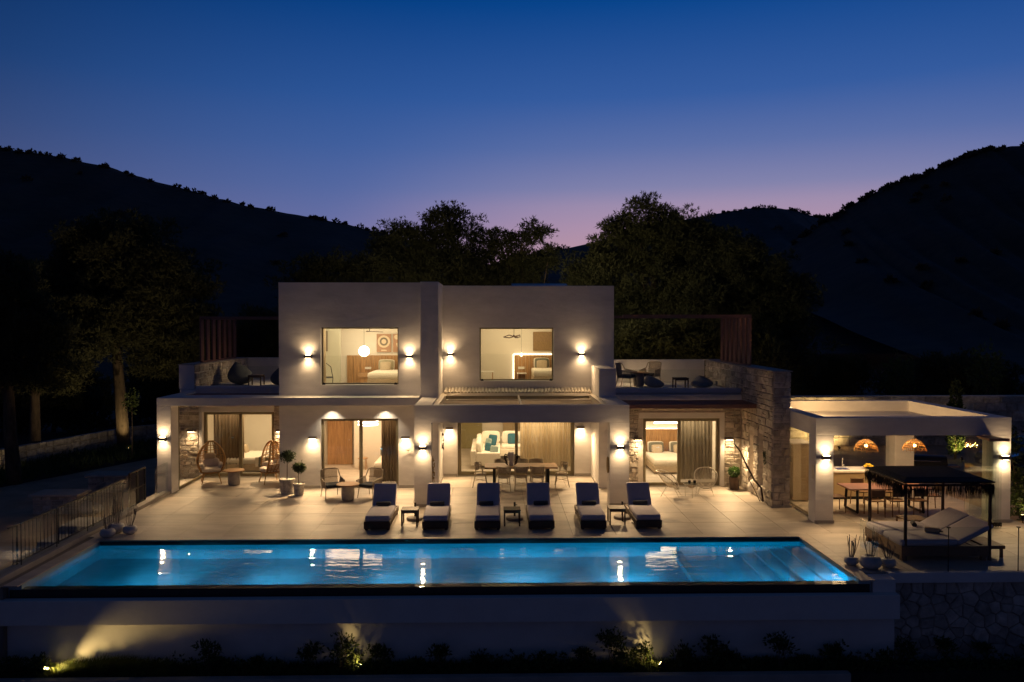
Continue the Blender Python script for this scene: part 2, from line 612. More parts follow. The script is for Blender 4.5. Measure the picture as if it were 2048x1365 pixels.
def ray_at(px, py, Y):
    """world point seen at a pixel of the 2048-wide photograph, at distance Y (used once to lay out the far crests)"""
    yaw, pit, f = R(1.2), R(-1.25), 1593.
    fw = np.array([math.sin(yaw) * math.cos(pit), math.cos(yaw) * math.cos(pit), math.sin(pit)])
    rt = np.array([math.cos(yaw), -math.sin(yaw), 0])
    up = np.cross(rt, fw)
    d = f * fw + (px - 1024) * rt - (py - 682.5) * up
    return tuple(np.array([0, 0, 5.7]) + d * Y / d[1])


west = [ray_at(x, y, 420) for x, y in ((-700, 270), (-350, 275), (-100, 288), (0, 298), (100, 311), (200, 331), (300, 360), (400, 387), (500, 413), (600, 431), (700, 451), (800, 474), (900, 505), (1000, 545), (1080, 600))]
north = [ray_at(x, y, 700) for x, y in ((880, 560), (980, 530), (1060, 512), (1100, 500), (1140, 496), (1250, 470), (1380, 437), (1450, 424), (1520, 415), (1580, 418), (1620, 430), (1660, 441), (1720, 455), (1850, 480))]
east = [ray_at(x, y, 360) for x, y in ((1500, 560), (1570, 500), (1640, 446), (1670, 436), (1700, 412), (1750, 385), (1800, 363), (1850, 348), (1900, 325), (1950, 305), (2000, 296), (2060, 289), (2200, 285), (2450, 300), (2800, 320))]
grids = [hill("hillside", west, 78, -1.5, 3), hill("hillside", north, 150, 0, 5, back=350), hill("hillside", east, 84, -.5, 9)]
cl = []
for (g, nv), n, crest in zip(grids, (30, 20, 30), (80, 90, 110)):
    for k in range(n + crest):
        i = int(RNG.integers(0, 139))
        j = nv if k >= n else int(RNG.integers(2, nv))
        a, b = RNG.uniform(0, 1, 2)
        if k >= n:
            b = RNG.uniform(-.5, .02)
        p = g[i, j] * (1 - a) + g[i + 1, j] * a
        p = p + (g[i, min(j + 1, nv)] - g[i, j]) * b if b >= 0 else p + (g[i, j] - g[i, j - 1]) * b
        cl.append((p, RNG.uniform(.35, 1.0) ** 1.5 * 2.2 * (1.0 if k < n else .8) * (p[1] / 380)))
pp, dd = [], []
for p, r in cl:
    m = 26
    d = RNG.normal(0, 1, (m, 3))
    d /= np.linalg.norm(d, axis=1)[:, None]
    d[:, 2] = np.abs(d[:, 2])
    pp.append(p + d * np.array([r * 1.2, r * 1.2, r]) * RNG.uniform(.4, 1, (m, 1)))
    dd.append(d)
o = blades("hillside_shrubs", np.concatenate(pp), np.concatenate(dd), 2, 1.5, .45, SCRUB, spread=.7)
struct(o, "dark scrub and small trees covering the far hillsides", "stuff")

# ============================================================ STONEWORK
STONE_MESH = []
for k in range(10):
    rs = random.Random(k)
    j = lambda a: rs.uniform(-a, a)
    back = [(-.5, 0, -.5), (.5, 0, -.5), (.5, 0, .5), (-.5, 0, .5)]
    mid = [(x * (1 + j(.03)), .72 + j(.1), z * (1 + j(.05))) for x, z in ((-.5, -.44), (-.44, -.5), (.44, -.5), (.5, -.44), (.5, .44), (.44, .5), (-.44, .5), (-.5, .44))]
    front = [(x + j(.05), 1 + j(.22), z + j(.06)) for x, z in ((-.41, -.38), (0, -.36), (.41, -.38), (.42, .37), (0, .38), (-.41, .37))]
    vs = back + mid + front
    fs = [(0, 5, 4), (0, 1, 6, 5), (1, 7, 6), (1, 2, 8, 7), (2, 9, 8), (2, 3, 10, 9), (3, 11, 10), (3, 0, 4, 11),
          (4, 5, 12), (5, 6, 14, 13, 12), (6, 7, 14), (7, 8, 15, 14), (8, 9, 15), (9, 10, 17, 16, 15), (10, 11, 17), (11, 4, 12, 17), (12, 13, 16, 17), (13, 14, 15, 16)]
    me = bpy.data.meshes.new("stone")
    me.from_pydata(vs, [], fs)
    me.materials.append(STONE)
    STONE_MESH.append(me)


def stone_face(parent, o, u, n, W, Hh, holes=(), cw=(.20, .56), ch=(.13, .24), depth=.055, seed=1):
    rs = random.Random(seed)
    o, u, n = Vector(o), Vector(u), Vector(n)
    z = 0
    base = Vector(parent.location)
    while z < Hh - .05:
        h = min(rs.uniform(*ch), Hh - z)
        if Hh - z - h < .09:
            h = Hh - z
        segs = [(0, W)]
        for (a, b, c, d) in holes:
            if z + h * .6 > c and z + h * .4 < d:
                new = []
                for s0, s1 in segs:
                    if b <= s0 or a >= s1:
                        new.append((s0, s1))
                    else:
                        if a > s0:
                            new.append((s0, a))
                        if b < s1:
                            new.append((b, s1))
                segs = new
        for s0, s1 in segs:
            x = s0
            while x < s1 - .03:
                w = rs.uniform(*cw)
                if s1 - x - w < .12:
                    w = s1 - x
                if rs.random() < .30 and h > .16 and w < .45:
                    parts = [(z, h * .48), (z + h * .5, h * .5)]
                else:
                    parts = [(z, h)]
                for zz, hh in parts:
                    st = bpy.data.objects.new("stone", rs.choice(STONE_MESH))
                    COL.objects.link(st)
                    g = rs.uniform(.018, .034)
                    c = o + u * (x + w / 2 + rs.uniform(-.006, .006)) + Vector((0, 0, zz + hh / 2 + rs.uniform(-.006, .006))) - base
                    q = rs.uniform(-.035, .035)
                    dd_ = depth * rs.uniform(.65, 1.25)
                    M = Matrix(((u.x * (w - g), n.x * dd_, 0, c.x), (u.y * (w - g), n.y * dd_, 0, c.y), (q * (w - g), 0, hh - g, c.z), (0, 0, 0, 1)))
                    fl = Matrix.Diagonal((rs.choice((1, -1)), 1, rs.choice((1, -1)), 1))
                    st.parent = parent
                    st.matrix_basis = M @ fl if fl.determinant() > 0 else M
                x += w
        z += h


# ============================================================ TERRACE AND POOL
PX0, PX1, PY0, PY1 = -10.4, 8.14, 17.8, 21.07
terr = MB()
terr.box(-10.87, PX0 - .3, 17.4, PY1 + .3, -2.3, -.022)
terr.box(-10.87, 15.05, PY1 + .3, 30, -2.3, -.022)
terr.box(PX1 + .3, 15.05, 17.95, PY1 + .3, -2.3, -.022)
terrace = struct(terr.build("terrace_floor", JOINT))
tile_me = {}


def lay(x0, x1, y0, y1, tx=1.2, ty=1.2):
    nx, ny = max(1, round((x1 - x0) / tx)), max(1, round((y1 - y0) / ty))
    sx, sy = (x1 - x0) / nx, (y1 - y0) / ny
    key = (round(sx, 4), round(sy, 4))
    if key not in tile_me:
        b = MB().box(-sx / 2 + .005, sx / 2 - .005, -sy / 2 + .005, sy / 2 - .005, -.02, 0)
        t = b.build("paving_slab", TILE)
        tile_me[key] = t.data
        bpy.data.objects.remove(t)
    for i in range(nx):
        for j in range(ny):
            t = bpy.data.objects.new("paving_slab", tile_me[key])
            COL.objects.link(t)
            t.parent = terrace
            t.location = (x0 + (i + .5) * sx, y0 + (j + .5) * sy, random.uniform(-.0008, .0008))


lay(-10.87, 15.05, PY1 + .3, 27.6)
lay(-11.0, -7.46, 27.6, 29.6)
lay(-2.0, 3.6, 27.6, 29.6)
lay(9.2, 15.05, 27.6, 30)
lay(PX1 + .3, 15.05, 17.95, PY1 + .3)
# front edge of the deck east of the pool
tag(MB().box(8.95, 16, 17.80, 17.95, -.2, .03).build("deck_edge_beam", PLASTER, bevel=.008), "low grey upstand along the deck edge above the rubble wall", "edge")

pool = thing("swimming_pool", "long blue lit infinity pool in front of the terrace", "pool")
WZ = -.13
sh = MB()
sh.box(PX0 - .28, PX0, PY0 - .22, PY1 + .28, -1.7, -.03)
sh.box(PX1, PX1 + .28, PY0 - .22, PY1 + .28, -1.7, -.03)
sh.box(PX0, PX1, PY1, PY1 + .28, -1.7, -.03)
sh.box(PX0, PX1, PY0 - .22, PY0, -1.7, WZ - .008)
sh.build("shell", POOLTILE, pool)
MB().box(PX0 - .2, PX1 + .2, PY0 - .1, PY1 + .2, -1.7, -1.42).build("pool_floor", POOLTILE, pool)
# dark tile above the waterline on the far side
MB().box(PX0 + .002, PX1 - .002, PY1 - .012, PY1 - .001, WZ - .05, -.03).build("waterline_tile", DARKTILE, pool)
cp = MB()
cp.box(PX0 - .3, PX1 + .3, PY1 - .03, PY1 + .3, -.03, .002)
cp.box(PX0 - .3, PX0 + .02, 17.4, PY1 - .03, -.03, .002)
cp.box(PX1 - .02, PX1 + .3, 17.4, PY1 - .03, -.03, .002)
cp.build("coping", TILE, pool, bevel=.006)
MB().box(PX0 - .25, PX1 + .25, PY0 - .245, PY0 - .222, -.6, WZ - .01).build("overflow_face", DARKTILE, pool)
MB().add([(PX0, PY0 - .24, WZ), (PX1, PY0 - .24, WZ), (PX1, PY1 - .013, WZ), (PX0, PY1 - .013, WZ)], [(0, 1, 2, 3)]).build("water", WATER, pool)
st = MB()
st.box(4.72, 4.98, 18.6, PY1 - .02, -1.42, -1.0)
stp = st.build("submerged_bench", POOLTILE, pool, bevel=.02)
for k in range(4):
    MB().box(6.5 + .40 * k, PX1 - .005, PY0 + .3, PY1 - .02, -1.42 + .20 * k, -1.22 + .20 * k - .004).build("step", POOLTILE, pool, bevel=.015)
for k, x in enumerate((-8.2, -5.4, -2.4, .6, 3.2)):
    o = MB().tube([(x, PY0 + .03, -.72), (x, PY0 + .004, -.72)], .12, 16).build("pool_lamp", POOLLENS, pool)
    light('SPOT', "pool_beam", (x, PY0 + .12, -.60), 150, (.08, .60, 1.0), pool, target=(x + .1, PY0 + 1.9, -1.42), angle=62, blend=1, size=.06)
    light('SPOT', "pool_light", (x, PY0 + .12, -.68), 62, (.0, .53, .97), pool, target=(x + (0.25 if k % 2 else -.2), PY1 - .6, -1.2), angle=160, blend=.8, size=.08)
for x in (5.9, 7.7):
    light('SPOT', "pool_light", (x, PY0 + .12, -.36), 75, (.0, .53, .97), pool, target=(x, PY1, -1), angle=160, blend=1, size=.08)
# overflow channel and its outer beam, then the recessed wall below
ch = MB()
ch.box(-11.45, 8.95, 17.30, 17.50, -.84, -.30)
ch.box(-11.45, 8.95, 17.502, 17.553, -.84, -.62)
ch.box(PX1 + .302, 8.95, 17.502, 17.93, -.61, -.02)
tag(ch.build("overflow_beam", PLASTER_S, bevel=.008), "long pale plaster beam below the overflow edge of the pool", "wall")
tag(MB().box(-11.45, 8.95, 17.545, 17.578, -2.35, -.845).build("garden_wall", PLASTER_S), "plastered wall under the pool lit by garden spotlights", "wall")
kerb = MB().box(-11.45, -10.88, 17.4, 29.5, -2.3, -.01).box(-11.12, -10.88, 17.42, 26.8, -.008, .10)
tag(kerb.build("terrace_kerb", CONCRETE, bevel=.008), "low kerb along the driveway side of the pool terrace", "kerb")

# rubble retaining wall: each stone a clipped cell
rub = thing("rubble_wall", "dry rubble retaining wall below the daybed deck", "wall")
MB().box(8.96, 20, 17.98, 18.25, -2.45, -.205).build("backing", SOIL, rub)


def clip(poly, a, b):
    """keep the part of poly nearer to a than to b"""
    mx, my = (a[0] + b[0]) / 2, (a[1] + b[1]) / 2
    dx, dy = b[0] - a[0], b[1] - a[1]
    out = []
    for i in range(len(poly)):
        p, q = poly[i], poly[(i + 1) % len(poly)]
        fp, fq = (p[0] - mx) * dx + (p[1] - my) * dy, (q[0] - mx) * dx + (q[1] - my) * dy
        if fp <= 0:
            out.append(p)
        if fp * fq < 0:
            t = fp / (fp - fq)
            out.append((p[0] + (q[0] - p[0]) * t, p[1] + (q[1] - p[1]) * t))
    return out


rs = random.Random(4)
sites = []
for i in range(19):
    for j in range(9):
        sites.append((9.1 + i * .29 + rs.uniform(-.13, .13) + (.14 if j % 2 else 0), -2.33 + j * .245 + rs.uniform(-.10, .10)))
for a in sites:
    poly = [(8.97, -2.45), (14.4, -2.45), (14.4, -.21), (8.97, -.21)]
    for b in sites:
        if b is not a and abs(b[0] - a[0]) < 1.3 and abs(b[1] - a[1]) < 1.3:
            poly = clip(poly, a, b)
    if len(poly) < 3:
        continue
    cx, cz = sum(p[0] for p in poly) / len(poly), sum(p[1] for p in poly) / len(poly)
    k1, k2 = .955, .82
    d = rs.uniform(.05, .11)
    ring0 = [(cx + (p[0] - cx) * k1, 17.985, cz + (p[1] - cz) * k1) for p in poly]
    ring1 = [(cx + (p[0] - cx) * k1, 17.985 - d * .6, cz + (p[1] - cz) * k1) for p in poly]
    ring2 = [(cx + (p[0] - cx) * k2, 17.985 - d + rs.uniform(-.01, .01), cz + (p[1] - cz) * k2) for p in poly]
    m_ = len(poly)
    fs = [tuple(range(2 * m_, 3 * m_))]
    for i in range(m_):
        j = (i + 1) % m_
        fs += [(i, j, m_ + j, m_ + i), (m_ + i, m_ + j, 2 * m_ + j, 2 * m_ + i)]
    MB().add(ring0 + ring1 + ring2, fs).build("stone", RUBBLE, rub)
rebase(rub, (11.5, 18, -2.45))

# ============================================================ VILLA
villa = thing("villa", "two storey white plastered villa with lit rooms behind the pool", "house")
PW = 27.6   # plane of the west front
PD = 29.62  # plane of the set-back front


def part(b, name, m, bevel=.012, parent=None):
    return b.build(name, m, parent or villa, bevel=bevel)


# west block, two storeys on one plane
b = wall_with_holes(MB(), -7.46, -2.585, PW, PW + .3, 0, 2.943, -6.04, -3.36, 0.0, 2.41)
part(b, "ground_floor_wall", PLASTER, 0)
b = wall_with_holes(MB(), -7.46, -2.585, PW, PW + .3, 3.222, 7.12, -6.03, -3.35, 3.59, 5.57)
b.box(-7.46, -7.16, PW + .302, 35.4, 2.95, 7.12)
b.box(-7.158, -2.6, 35.1, 35.4, 2.95, 7.12)
part(b, "upper_wall", PLASTER, 0)
part(MB().box(-7.158, -1.96, PW + .302, 35.098, 6.7, 6.85), "roof", CONCRETE)
part(MB().box(-7.46, -7.16, PW + .302, 34, 0, 2.945), "side_wall", PLASTER)
# floor-height ledge running to the porch post
part(MB().box(-11.32, -2.585, 26.8, PW + .29, 2.945, 3.22), "ledge", PLASTER)
# fin wall between the blocks, and the low one to the east
part(MB().box(-2.58, -1.955, 27.4, PD + .3, 0, 7.14), "fin_wall", PLASTER)
part(MB().box(3.58, 4.17, 27.4, PD + .3, 0, 4.14), "low_fin_wall", PLASTER)
# east block upper storey
b = wall_with_holes(MB(), -1.953, 4.42, PD, PD + .3, 3.0, 7.11, -.59, 2.17, 3.57, 5.55)
b.box(4.12, 4.42, PD + .302, 36, 3.0, 7.11)
b.box(-1.95, 4.118, 35.7, 36, 3.0, 7.11)
part(b, "upper_wall", PLASTER, 0)
part(MB().box(-1.95, 4.118, PD + .302, 35.698, 6.7, 6.85), "roof", CONCRETE)
part(MB().obox((1.75, 31.5, 7.2), (2.2, 1.2, .06), rx=R(8)), "solar_panel", BLACK)
b = wall_with_holes(MB(), -1.953, 3.578, PD, PD + .298, 0, 2.998, -1.41, 2.96, 0, 2.45)
part(b, "ground_floor_wall", PLASTER, 0)
# skirting plinths, 2.5 cm proud
for q in ((-7.46, -6.06, PW - .025, PW - .002), (-3.34, -2.59, PW - .025, PW - .002), (-1.95, -1.43, PD - .025, PD - .002), (2.98, 3.575, PD - .025, PD - .002), (-1.953, -1.93, 27.4, PD - .03), (3.555, 3.578, 27.4, PD - .03)):
    part(MB().box(*q, .001, .10), "skirting", CONCRETE, 0)
# portico: two posts, front beam, side beams
po = MB()
po.box(-2.52, -1.99, 24.7, 25.22, 0, 2.618)
po.box(3.57, 4.18, 24.7, 25.22, 0, 2.618)
po.box(-2.52, 4.18, 24.7, 25.02, 2.62, 3.165)
po.box(-2.52, -1.99, 25.022, 27.398, 2.62, 3.165)
po.box(3.57, 4.18, 25.022, 27.398, 2.62, 3.165)
part(po, "portico_frame", PLASTER, 0)
for q in ((-2.53, -1.98), (3.56, 4.19)):
    part(MB().box(*q, 24.675, 24.698, .001, .09), "post_plinth", CONCRETE, 0)
for q in ((-1.988, -1.80), (3.42, 3.568)):
    part(MB().box(*q, 25.024, 29.6, 3.0, 3.13), "awning_side_rail", ALU)
aw = MB().box(.80, .86, 25.03, 28.75, 3.02, 3.12)
part(aw, "awning_middle_rail", ALU)
part(MB().box(-1.79, 3.41, 28.2, 28.26, 2.96, 3.02), "awning_front_bar", ALU)
# retracted awning: a row of fabric folds under a cream cover strip
fold = MB()
for k in range(9):
    y = 28.75 + k * .085
    fold.tube([(-1.78, y, 3.08 + .03 * (k % 2)), (3.40, y, 3.08 + .03 * (k % 2))], .045, 8)
part(fold, "awning_folds", AWNING, 0)
part(MB().box(-1.78, 3.40, 28.66, 28.70, 2.93, 3.10), "awning_box", FRAME)
for k in range(44):
    x = -1.88 + 5.4 * (k + .5) / 44
    part(MB().tube([(x, 29.02, 3.17), (x, 29.3, 3.22), (x, 29.60, 3.28)], .061, 8), "cover_tile", ALU, 0)

# rooms --------------------------------------------------------------


def room(x0, x1, y0, y1, z0, z1, floor=None, wall=INT_WALL):
    f = (floor or TILE)
    part(MB().box(x0 - .1, x1 + .1, y0, y1 + .1, z0 - .12, z0), "room_floor", f, 0)
    part(MB().box(x0 - .1, x1 + .1, y0, y1 + .1, z1, z1 + .1), "ceiling", INT_WALL, 0)
    part(MB().box(x0 - .1, x0, y0, y1, z0, z1).box(x1, x1 + .1, y0, y1, z0, z1).box(x0 - .1, x1 + .1, y1, y1 + .1, z0, z1), "room_wall", wall, 0)


room(-7.0, -2.72, PW + .303, 32.2, .03, 2.62)          # west bedroom
room(-11.75, -7.62, 29.95, 33.6, .03, 2.65)            # porch bedroom
room(-1.9, 3.5, PD + .303, 36.2, .03, 2.72)            # living room
room(4.75, 8.35, 27.9, 32.0, .03, 2.72)  # east bedroom
room(-7.0, -2.75, PW + .303, 32.4, 3.30, 6.2)          # upper west bedroom
room(-1.9, 4.0, PD + .303, 33.4, 3.32, 6.2)            # upper east bedroom


def slider(x0, x1, z0, z1, y, mull, name="sliding_door", handles=(), fw=.085):
    f = MB()
    f.box(x0, x0 + fw, y, y + .12, z0, z1)
    f.box(x1 - fw, x1, y, y + .12, z0, z1)
    f.box(x0 + fw, x1 - fw, y, y + .12, z1 - fw, z1)
    f.box(x0 + fw, x1 - fw, y, y + .12, z0, z0 + fw)
    xs = [x0 + fw]
    for m_ in mull:
        f.box(m_ - .055, m_ + .055, y + .01, y + .11, z0 + fw, z1 - fw)
        xs += [m_ - .055, m_ + .055]
    xs.append(x1 - fw)
    w = part(f, name, FRAME, 0)
    for k in range(0, len(xs), 2):
        MB().box(xs[k], xs[k + 1], y + .05 + .02 * ((k // 2) % 2), y + .056 + .02 * ((k // 2) % 2), z0 + fw, z1 - fw).build("pane", GLASS, w)
    for hx in handles:
        MB().box(hx - .012, hx + .012, y - .03, y - .002, .95, 1.15).build("handle", STEEL, w)
    return w


slider(-6.035, -3.365, .03, 2.405, PW + .12, (-4.68,), handles=(-5.99, -3.41))
slider(-1.405, 2.955, .03, 2.445, PD + .12, (.79,), handles=(-1.36, 2.91), fw=.13)
slider(-10.815, -8.215, .03, 2.425, 29.72, (-9.47,), handles=(-10.77, -8.26), fw=.10)
slider(5.165, 7.845, .03, 2.385, 27.68, (6.44,), handles=(7.80,), fw=.10)


def picture_window(x0, x1, z0, z1, y):
    f = MB()
    fw = .05
    yy = y + .20
    f.box(x0 + .002, x0 + fw, yy, yy + .08, z0 + .002, z1 - .002).box(x1 - fw, x1 - .002, yy, yy + .08, z0 + .002, z1 - .002)
    f.box(x0 + fw, x1 - fw, yy, yy + .08, z1 - fw, z1 - .002).box(x0 + fw, x1 - fw, yy, yy + .08, z0 + .002, z0 + fw)
    w = part(f, "window", FRAME, 0)
    MB().box(x0 + fw, x1 - fw, yy + .03, yy + .038, z0 + fw, z1 - fw).build("pane", GLASS, w)
    # outer guard pane on two clamps, standing in the reveal
    MB().box(x0 + .03, x1 - .03, y + .03, y + .042, z0 + .03, z0 + 1.0).build("guard_pane", GLASS, w)
    MB().box(x0 - .03, x1 + .03, y - .05, y - .003, z0 - .06, z0 - .002).build("sill", PLASTER_S, w)
    for cx in (x0 + .10, x1 - .10):
        MB().tube([(cx, y + .005, z0 + .02), (cx, y + .07, z0 + .02)], .055, 10).build("clamp", BLACK, w)


picture_window(-6.03, -3.35, 3.59, 5.57, PW)
picture_window(-.59, 2.17, 3.57, 5.55, PD)

# porch on the west side -----------------------------------------------
part(MB().box(-11.32, -10.845, 26.802, 27.42, 0, 2.943).box(-11.32, -10.845, PW + .292, 29.2, 2.945, 3.22), "porch_post", PLASTER)
for k in range(9):
    y = PW + .36 + k * .145
    part(MB().box(-10.843, -7.47, y, y + .09, 3.05, 3.17), "pergola_slat", BROWN, 0)
part(MB().box(-10.82, -8.21, 29.58, 29.9, 2.43, 2.95).box(-10.95, -10.822, 29.58, 29.9, 0, 2.95), "porch_lintel", PLASTER_S)
part(MB().box(-11.45, -7.47, 29.1, 35.3, 2.955, 3.31), "porch_roof_slab", PLASTER_S)
part(MB().box(-10.86, -7.47, 29.06, 29.36, 3.312, 3.43), "terrace_upstand", PLASTER_S)
w = part(MB().box(-10.90, -10.84, 27.43, 29.57, .02, .10).box(-10.90, -10.84, 27.43, 29.57, 2.80, 2.88).box(-10.90, -10.84, 27.43, 27.49, .102, 2.798), "side_glazing", FRAME, 0)
MB().box(-10.875, -10.867, 27.49, 29.57, .102, 2.798).build("pane", GLASS, w)
MB().box(-10.8, -7.55, 29.2, 29.21, 3.43, 4.15).build("balustrade_pane", RAILGLASS, villa)
part(MB().box(-11.47, -7.47, 35.3, 35.6, 2.9, 4.2), "terrace_parapet", PLASTER_S)

# upper terraces, east
part(MB().box(4.18, 8.56, 27.62, 32.4, 3.0, 3.30), "terrace_slab", PLASTER_S)
part(MB().box(4.18, 8.55, 27.5, 27.8, 3.302, 3.45).box(4.18, 8.55, 27.42, 27.615, 3.0, 3.25), "terrace_upstand", PLASTER_S)
part(MB().box(4.43, 8.56, 32.4, 32.7, 3.0, 4.23), "terrace_parapet", PLASTER_S)
for k in range(10):
    y = 25.85 + k * .155
    part(MB().box(4.19, 8.55, y, y + .10, 2.93, 3.06), "pergola_slat", BROWN, 0)
MB().box(4.45, 8.5, 27.64, 27.65, 3.45, 4.1).build("balustrade_pane", RAILGLASS, villa)
rebase(villa, (-1.5, 30, 0))

# stone wing: garden-side wall of the east bedroom and the long wall beside it
sw = thing("stone_wing", "coursed limestone wall with two slots beside the east bedroom", "wall")
MB().box(8.62, 9.12, 24.45, 25.28, 0, 4.2).box(8.62, 9.12, 25.28, 25.80, 2.12, 4.2).box(8.62, 9.12, 25.80, 26.22, 0, 4.2).box(8.62, 9.12, 26.22, 26.72, 2.10, 4.2).box(8.62, 9.12, 26.72, 32.4, 0, 4.2).build("core", MORTAR, sw)
MB().box(8.95, 9.11, 25.282, 25.798, 0.001, 2.118).box(8.95, 9.11, 26.222, 26.718, 0.001, 2.098).build("niche_back", PLASTER_S, sw)
MB().box(8.55, 9.19, 24.38, 32.6, 4.205, 4.24).build("coping", CONCRETE, sw)
MB().box(8.55, 9.18, 24.37, 24.44, 0, .08).build("plinth", CONCRETE, sw)
stone_face(sw, (8.60, 24.45, .05), (1, 0, 0), (0, -1, 0), .55, 4.15, cw=(.17, .38), ch=(.15, .28), seed=3)
stone_face(sw, (8.62, 27.45, 0), (0, -1, 0), (-1, 0, 0), 3.0, 4.2, [(.73, 1.23, 0, 2.10), (1.65, 2.17, 0, 2.12)], cw=(.24, .58), ch=(.16, .27), seed=5)
stone_face(sw, (8.62, 32.4, 3.3), (0, -1, 0), (-1, 0, 0), 4.9, .9, cw=(.35, .7), ch=(.18, .28), seed=6)
rebase(sw, (8.87, 28, 0))
sf = thing("stone_front_wall", "stone faced bedroom wall around the sliding door with two lamps", "wall")
wall_with_holes(MB(), 4.19, 8.60, 27.62, 27.88, 0, 2.98, 5.16, 7.85, 0, 2.39).build("core", MORTAR, sf)
MB().box(5.0, 8.0, 27.575, 27.618, 2.40, 2.60).box(7.86, 8.0, 27.575, 27.618, .02, 2.398).build("lintel_band", PLASTER_S, sf)
stone_face(sf, (4.19, 27.62, 0), (1, 0, 0), (0, -1, 0), 4.38, 2.97, [(.80, 3.82, 0, 2.61)], cw=(.18, .42), ch=(.12, .21), seed=8)
rebase(sf, (6.4, 27.7, 0))
sp_ = thing("stone_porch_wall", "rough stone wall at the back of the egg chair porch", "wall")
MB().box(-11.9, -10.955, 29.62, 29.94, 0, 2.94).box(-8.2, -7.47, 29.62, 29.94, 0, 2.94).build("core", MORTAR, sp_)
stone_face(sp_, (-11.9, 29.62, 0), (1, 0, 0), (0, -1, 0), .94, 2.94, cw=(.16, .36), ch=(.10, .19), seed=11)
stone_face(sp_, (-8.2, 29.62, 0), (1, 0, 0), (0, -1, 0), .72, 2.94, cw=(.16, .36), ch=(.10, .19), seed=12)
rebase(sp_, (-10, 29.7, 0))
pp_ = thing("stone_parapet", "stone faced parapet of the roof terrace above the porch", "wall")
MB().box(-11.47, -10.93, 29.1, 35.28, 3.32, 4.19).build("core", PLASTER_S, pp_)
MB().box(-11.50, -10.86, 29.07, 35.29, 4.195, 4.225).build("coping", CONCRETE, pp_)
stone_face(pp_, (-10.93, 29.12, 3.33), (0, 1, 0), (1, 0, 0), 6.1, .85, cw=(.3, .6), ch=(.16, .26), seed=14)
rebase(pp_, (-11.2, 32, 3.31))


def screen(x, y0, y1, z0, z1, xb, label):
    t = thing("pergola_screen", label, "pergola", (x, y0, z0))
    n = 7
    for k in range(n):
        y = (y1 - y0) * k / (n - 1)
        MB().box(-.03, .03, y - .15, y + .15, 0, z1 - z0 - .12).build("slat", BROWN, t)
    MB().box(-.05, .05, -.08, y1 - y0 + .08, z1 - z0 - .118, z1 - z0).build("top_rail", BROWN, t)
    MB().box(-.05, .05, -.08, y1 - y0 + .08, -.05, -.003).build("bottom_rail", BROWN, t)
    d = xb - x
    a, c = (.052, d) if d > 0 else (d, -.052)
    MB().box(a, c, -.07, .07, z1 - z0 - .112, z1 - z0 - .006).build("beam", BROWN, t)
    MB().box(a, c, y1 - y0 - .07, y1 - y0 + .07, z1 - z0 - .112, z1 - z0 - .006).build("beam", BROWN, t)


screen(-11.15, 30.5, 34.3, 4.28, 5.98, -7.47, "brown slatted steel pergola screen on the roof terrace above the egg chairs")
screen(8.86, 27.6, 30.9, 4.29, 6.02, 4.43, "brown slatted steel pergola screen on the roof terrace above the stone wing")

# ============================================================ PAVILION
pav = thing("pavilion", "flat roofed outdoor kitchen pavilion with a warm lit roof", "pavilion")


def pp2(b, name, m, bevel=.01):
    return b.build(name, m, pav, bevel=bevel)


for q in ((9.12, 9.64, 22.42, 22.92), (14.23, 14.76, 22.42, 22.92), (9.12, 9.5, 27.25, 27.75), (13.78, 14.45, 27.1, 27.75)):
    pp2(MB().box(*q, 0, 2.508), "post", PLASTER)
rf = MB()
rf.box(9.12, 14.76, 22.42, 22.80, 2.51, 3.015).box(9.12, 14.76, 27.38, 27.75, 2.51, 3.015)
rf.box(9.12, 9.50, 22.802, 27.378, 2.51, 3.015).box(14.38, 14.76, 22.802, 27.378, 2.51, 3.015)
pp2(rf, "roof_frame", PLASTER, 0)
pp2(MB().box(9.502, 14.378, 22.802, 27.378, 2.55, 2.66), "roof_deck", PLASTER_S, 0)
for q in ((9.10, 9.66), (14.21, 14.78)):
    pp2(MB().box(*q, 22.395, 22.418, .001, .09), "post_plinth", CONCRETE, 0)
# frameless glazing at the back and west side
for k in range(6):
    x0 = 9.52 + k * .71
    pp2(MB().box(x0, x0 + .695, 27.5, 27.51, .05, 2.5), "glass_panel", GLASS, 0)
for k in range(5):
    y0 = 23.0 + k * .85
    pp2(MB().box(9.30, 9.31, y0, y0 + .83, .05, 2.5), "glass_panel", GLASS, 0)
pp2(MB().box(9.26, 9.36, 22.93, 27.24, .005, .05), "floor_track", STEEL, 0)
# folding panels parked against the east post
for k in range(5):
    x = 13.82 + k * .075
    pp2(MB().box(x, x + .01, 21.85, 22.42 if k > 2 else 23.1, .06, 2.42), "parked_panel", RAILGLASS, 0)
    pp2(MB().box(x - .012, x + .022, 21.83, 21.9, .03, .14), "panel_clamp", BLACK, 0)
pp2(MB().box(13.75, 14.32, 21.82, 21.92, 2.42, 2.5).box(13.75, 14.2, 21.92, 22.41, 2.44, 2.5), "panel_track", BROWN, 0)
pp2(MB().box(9.105, 9.118, 22.5, 22.66, 1.25, 1.65), "control_box", ALU, 0)
rebase(pav, (11.9, 25, 0))
# an added lamp on the hidden side of the stone wing washes the pavilion roof

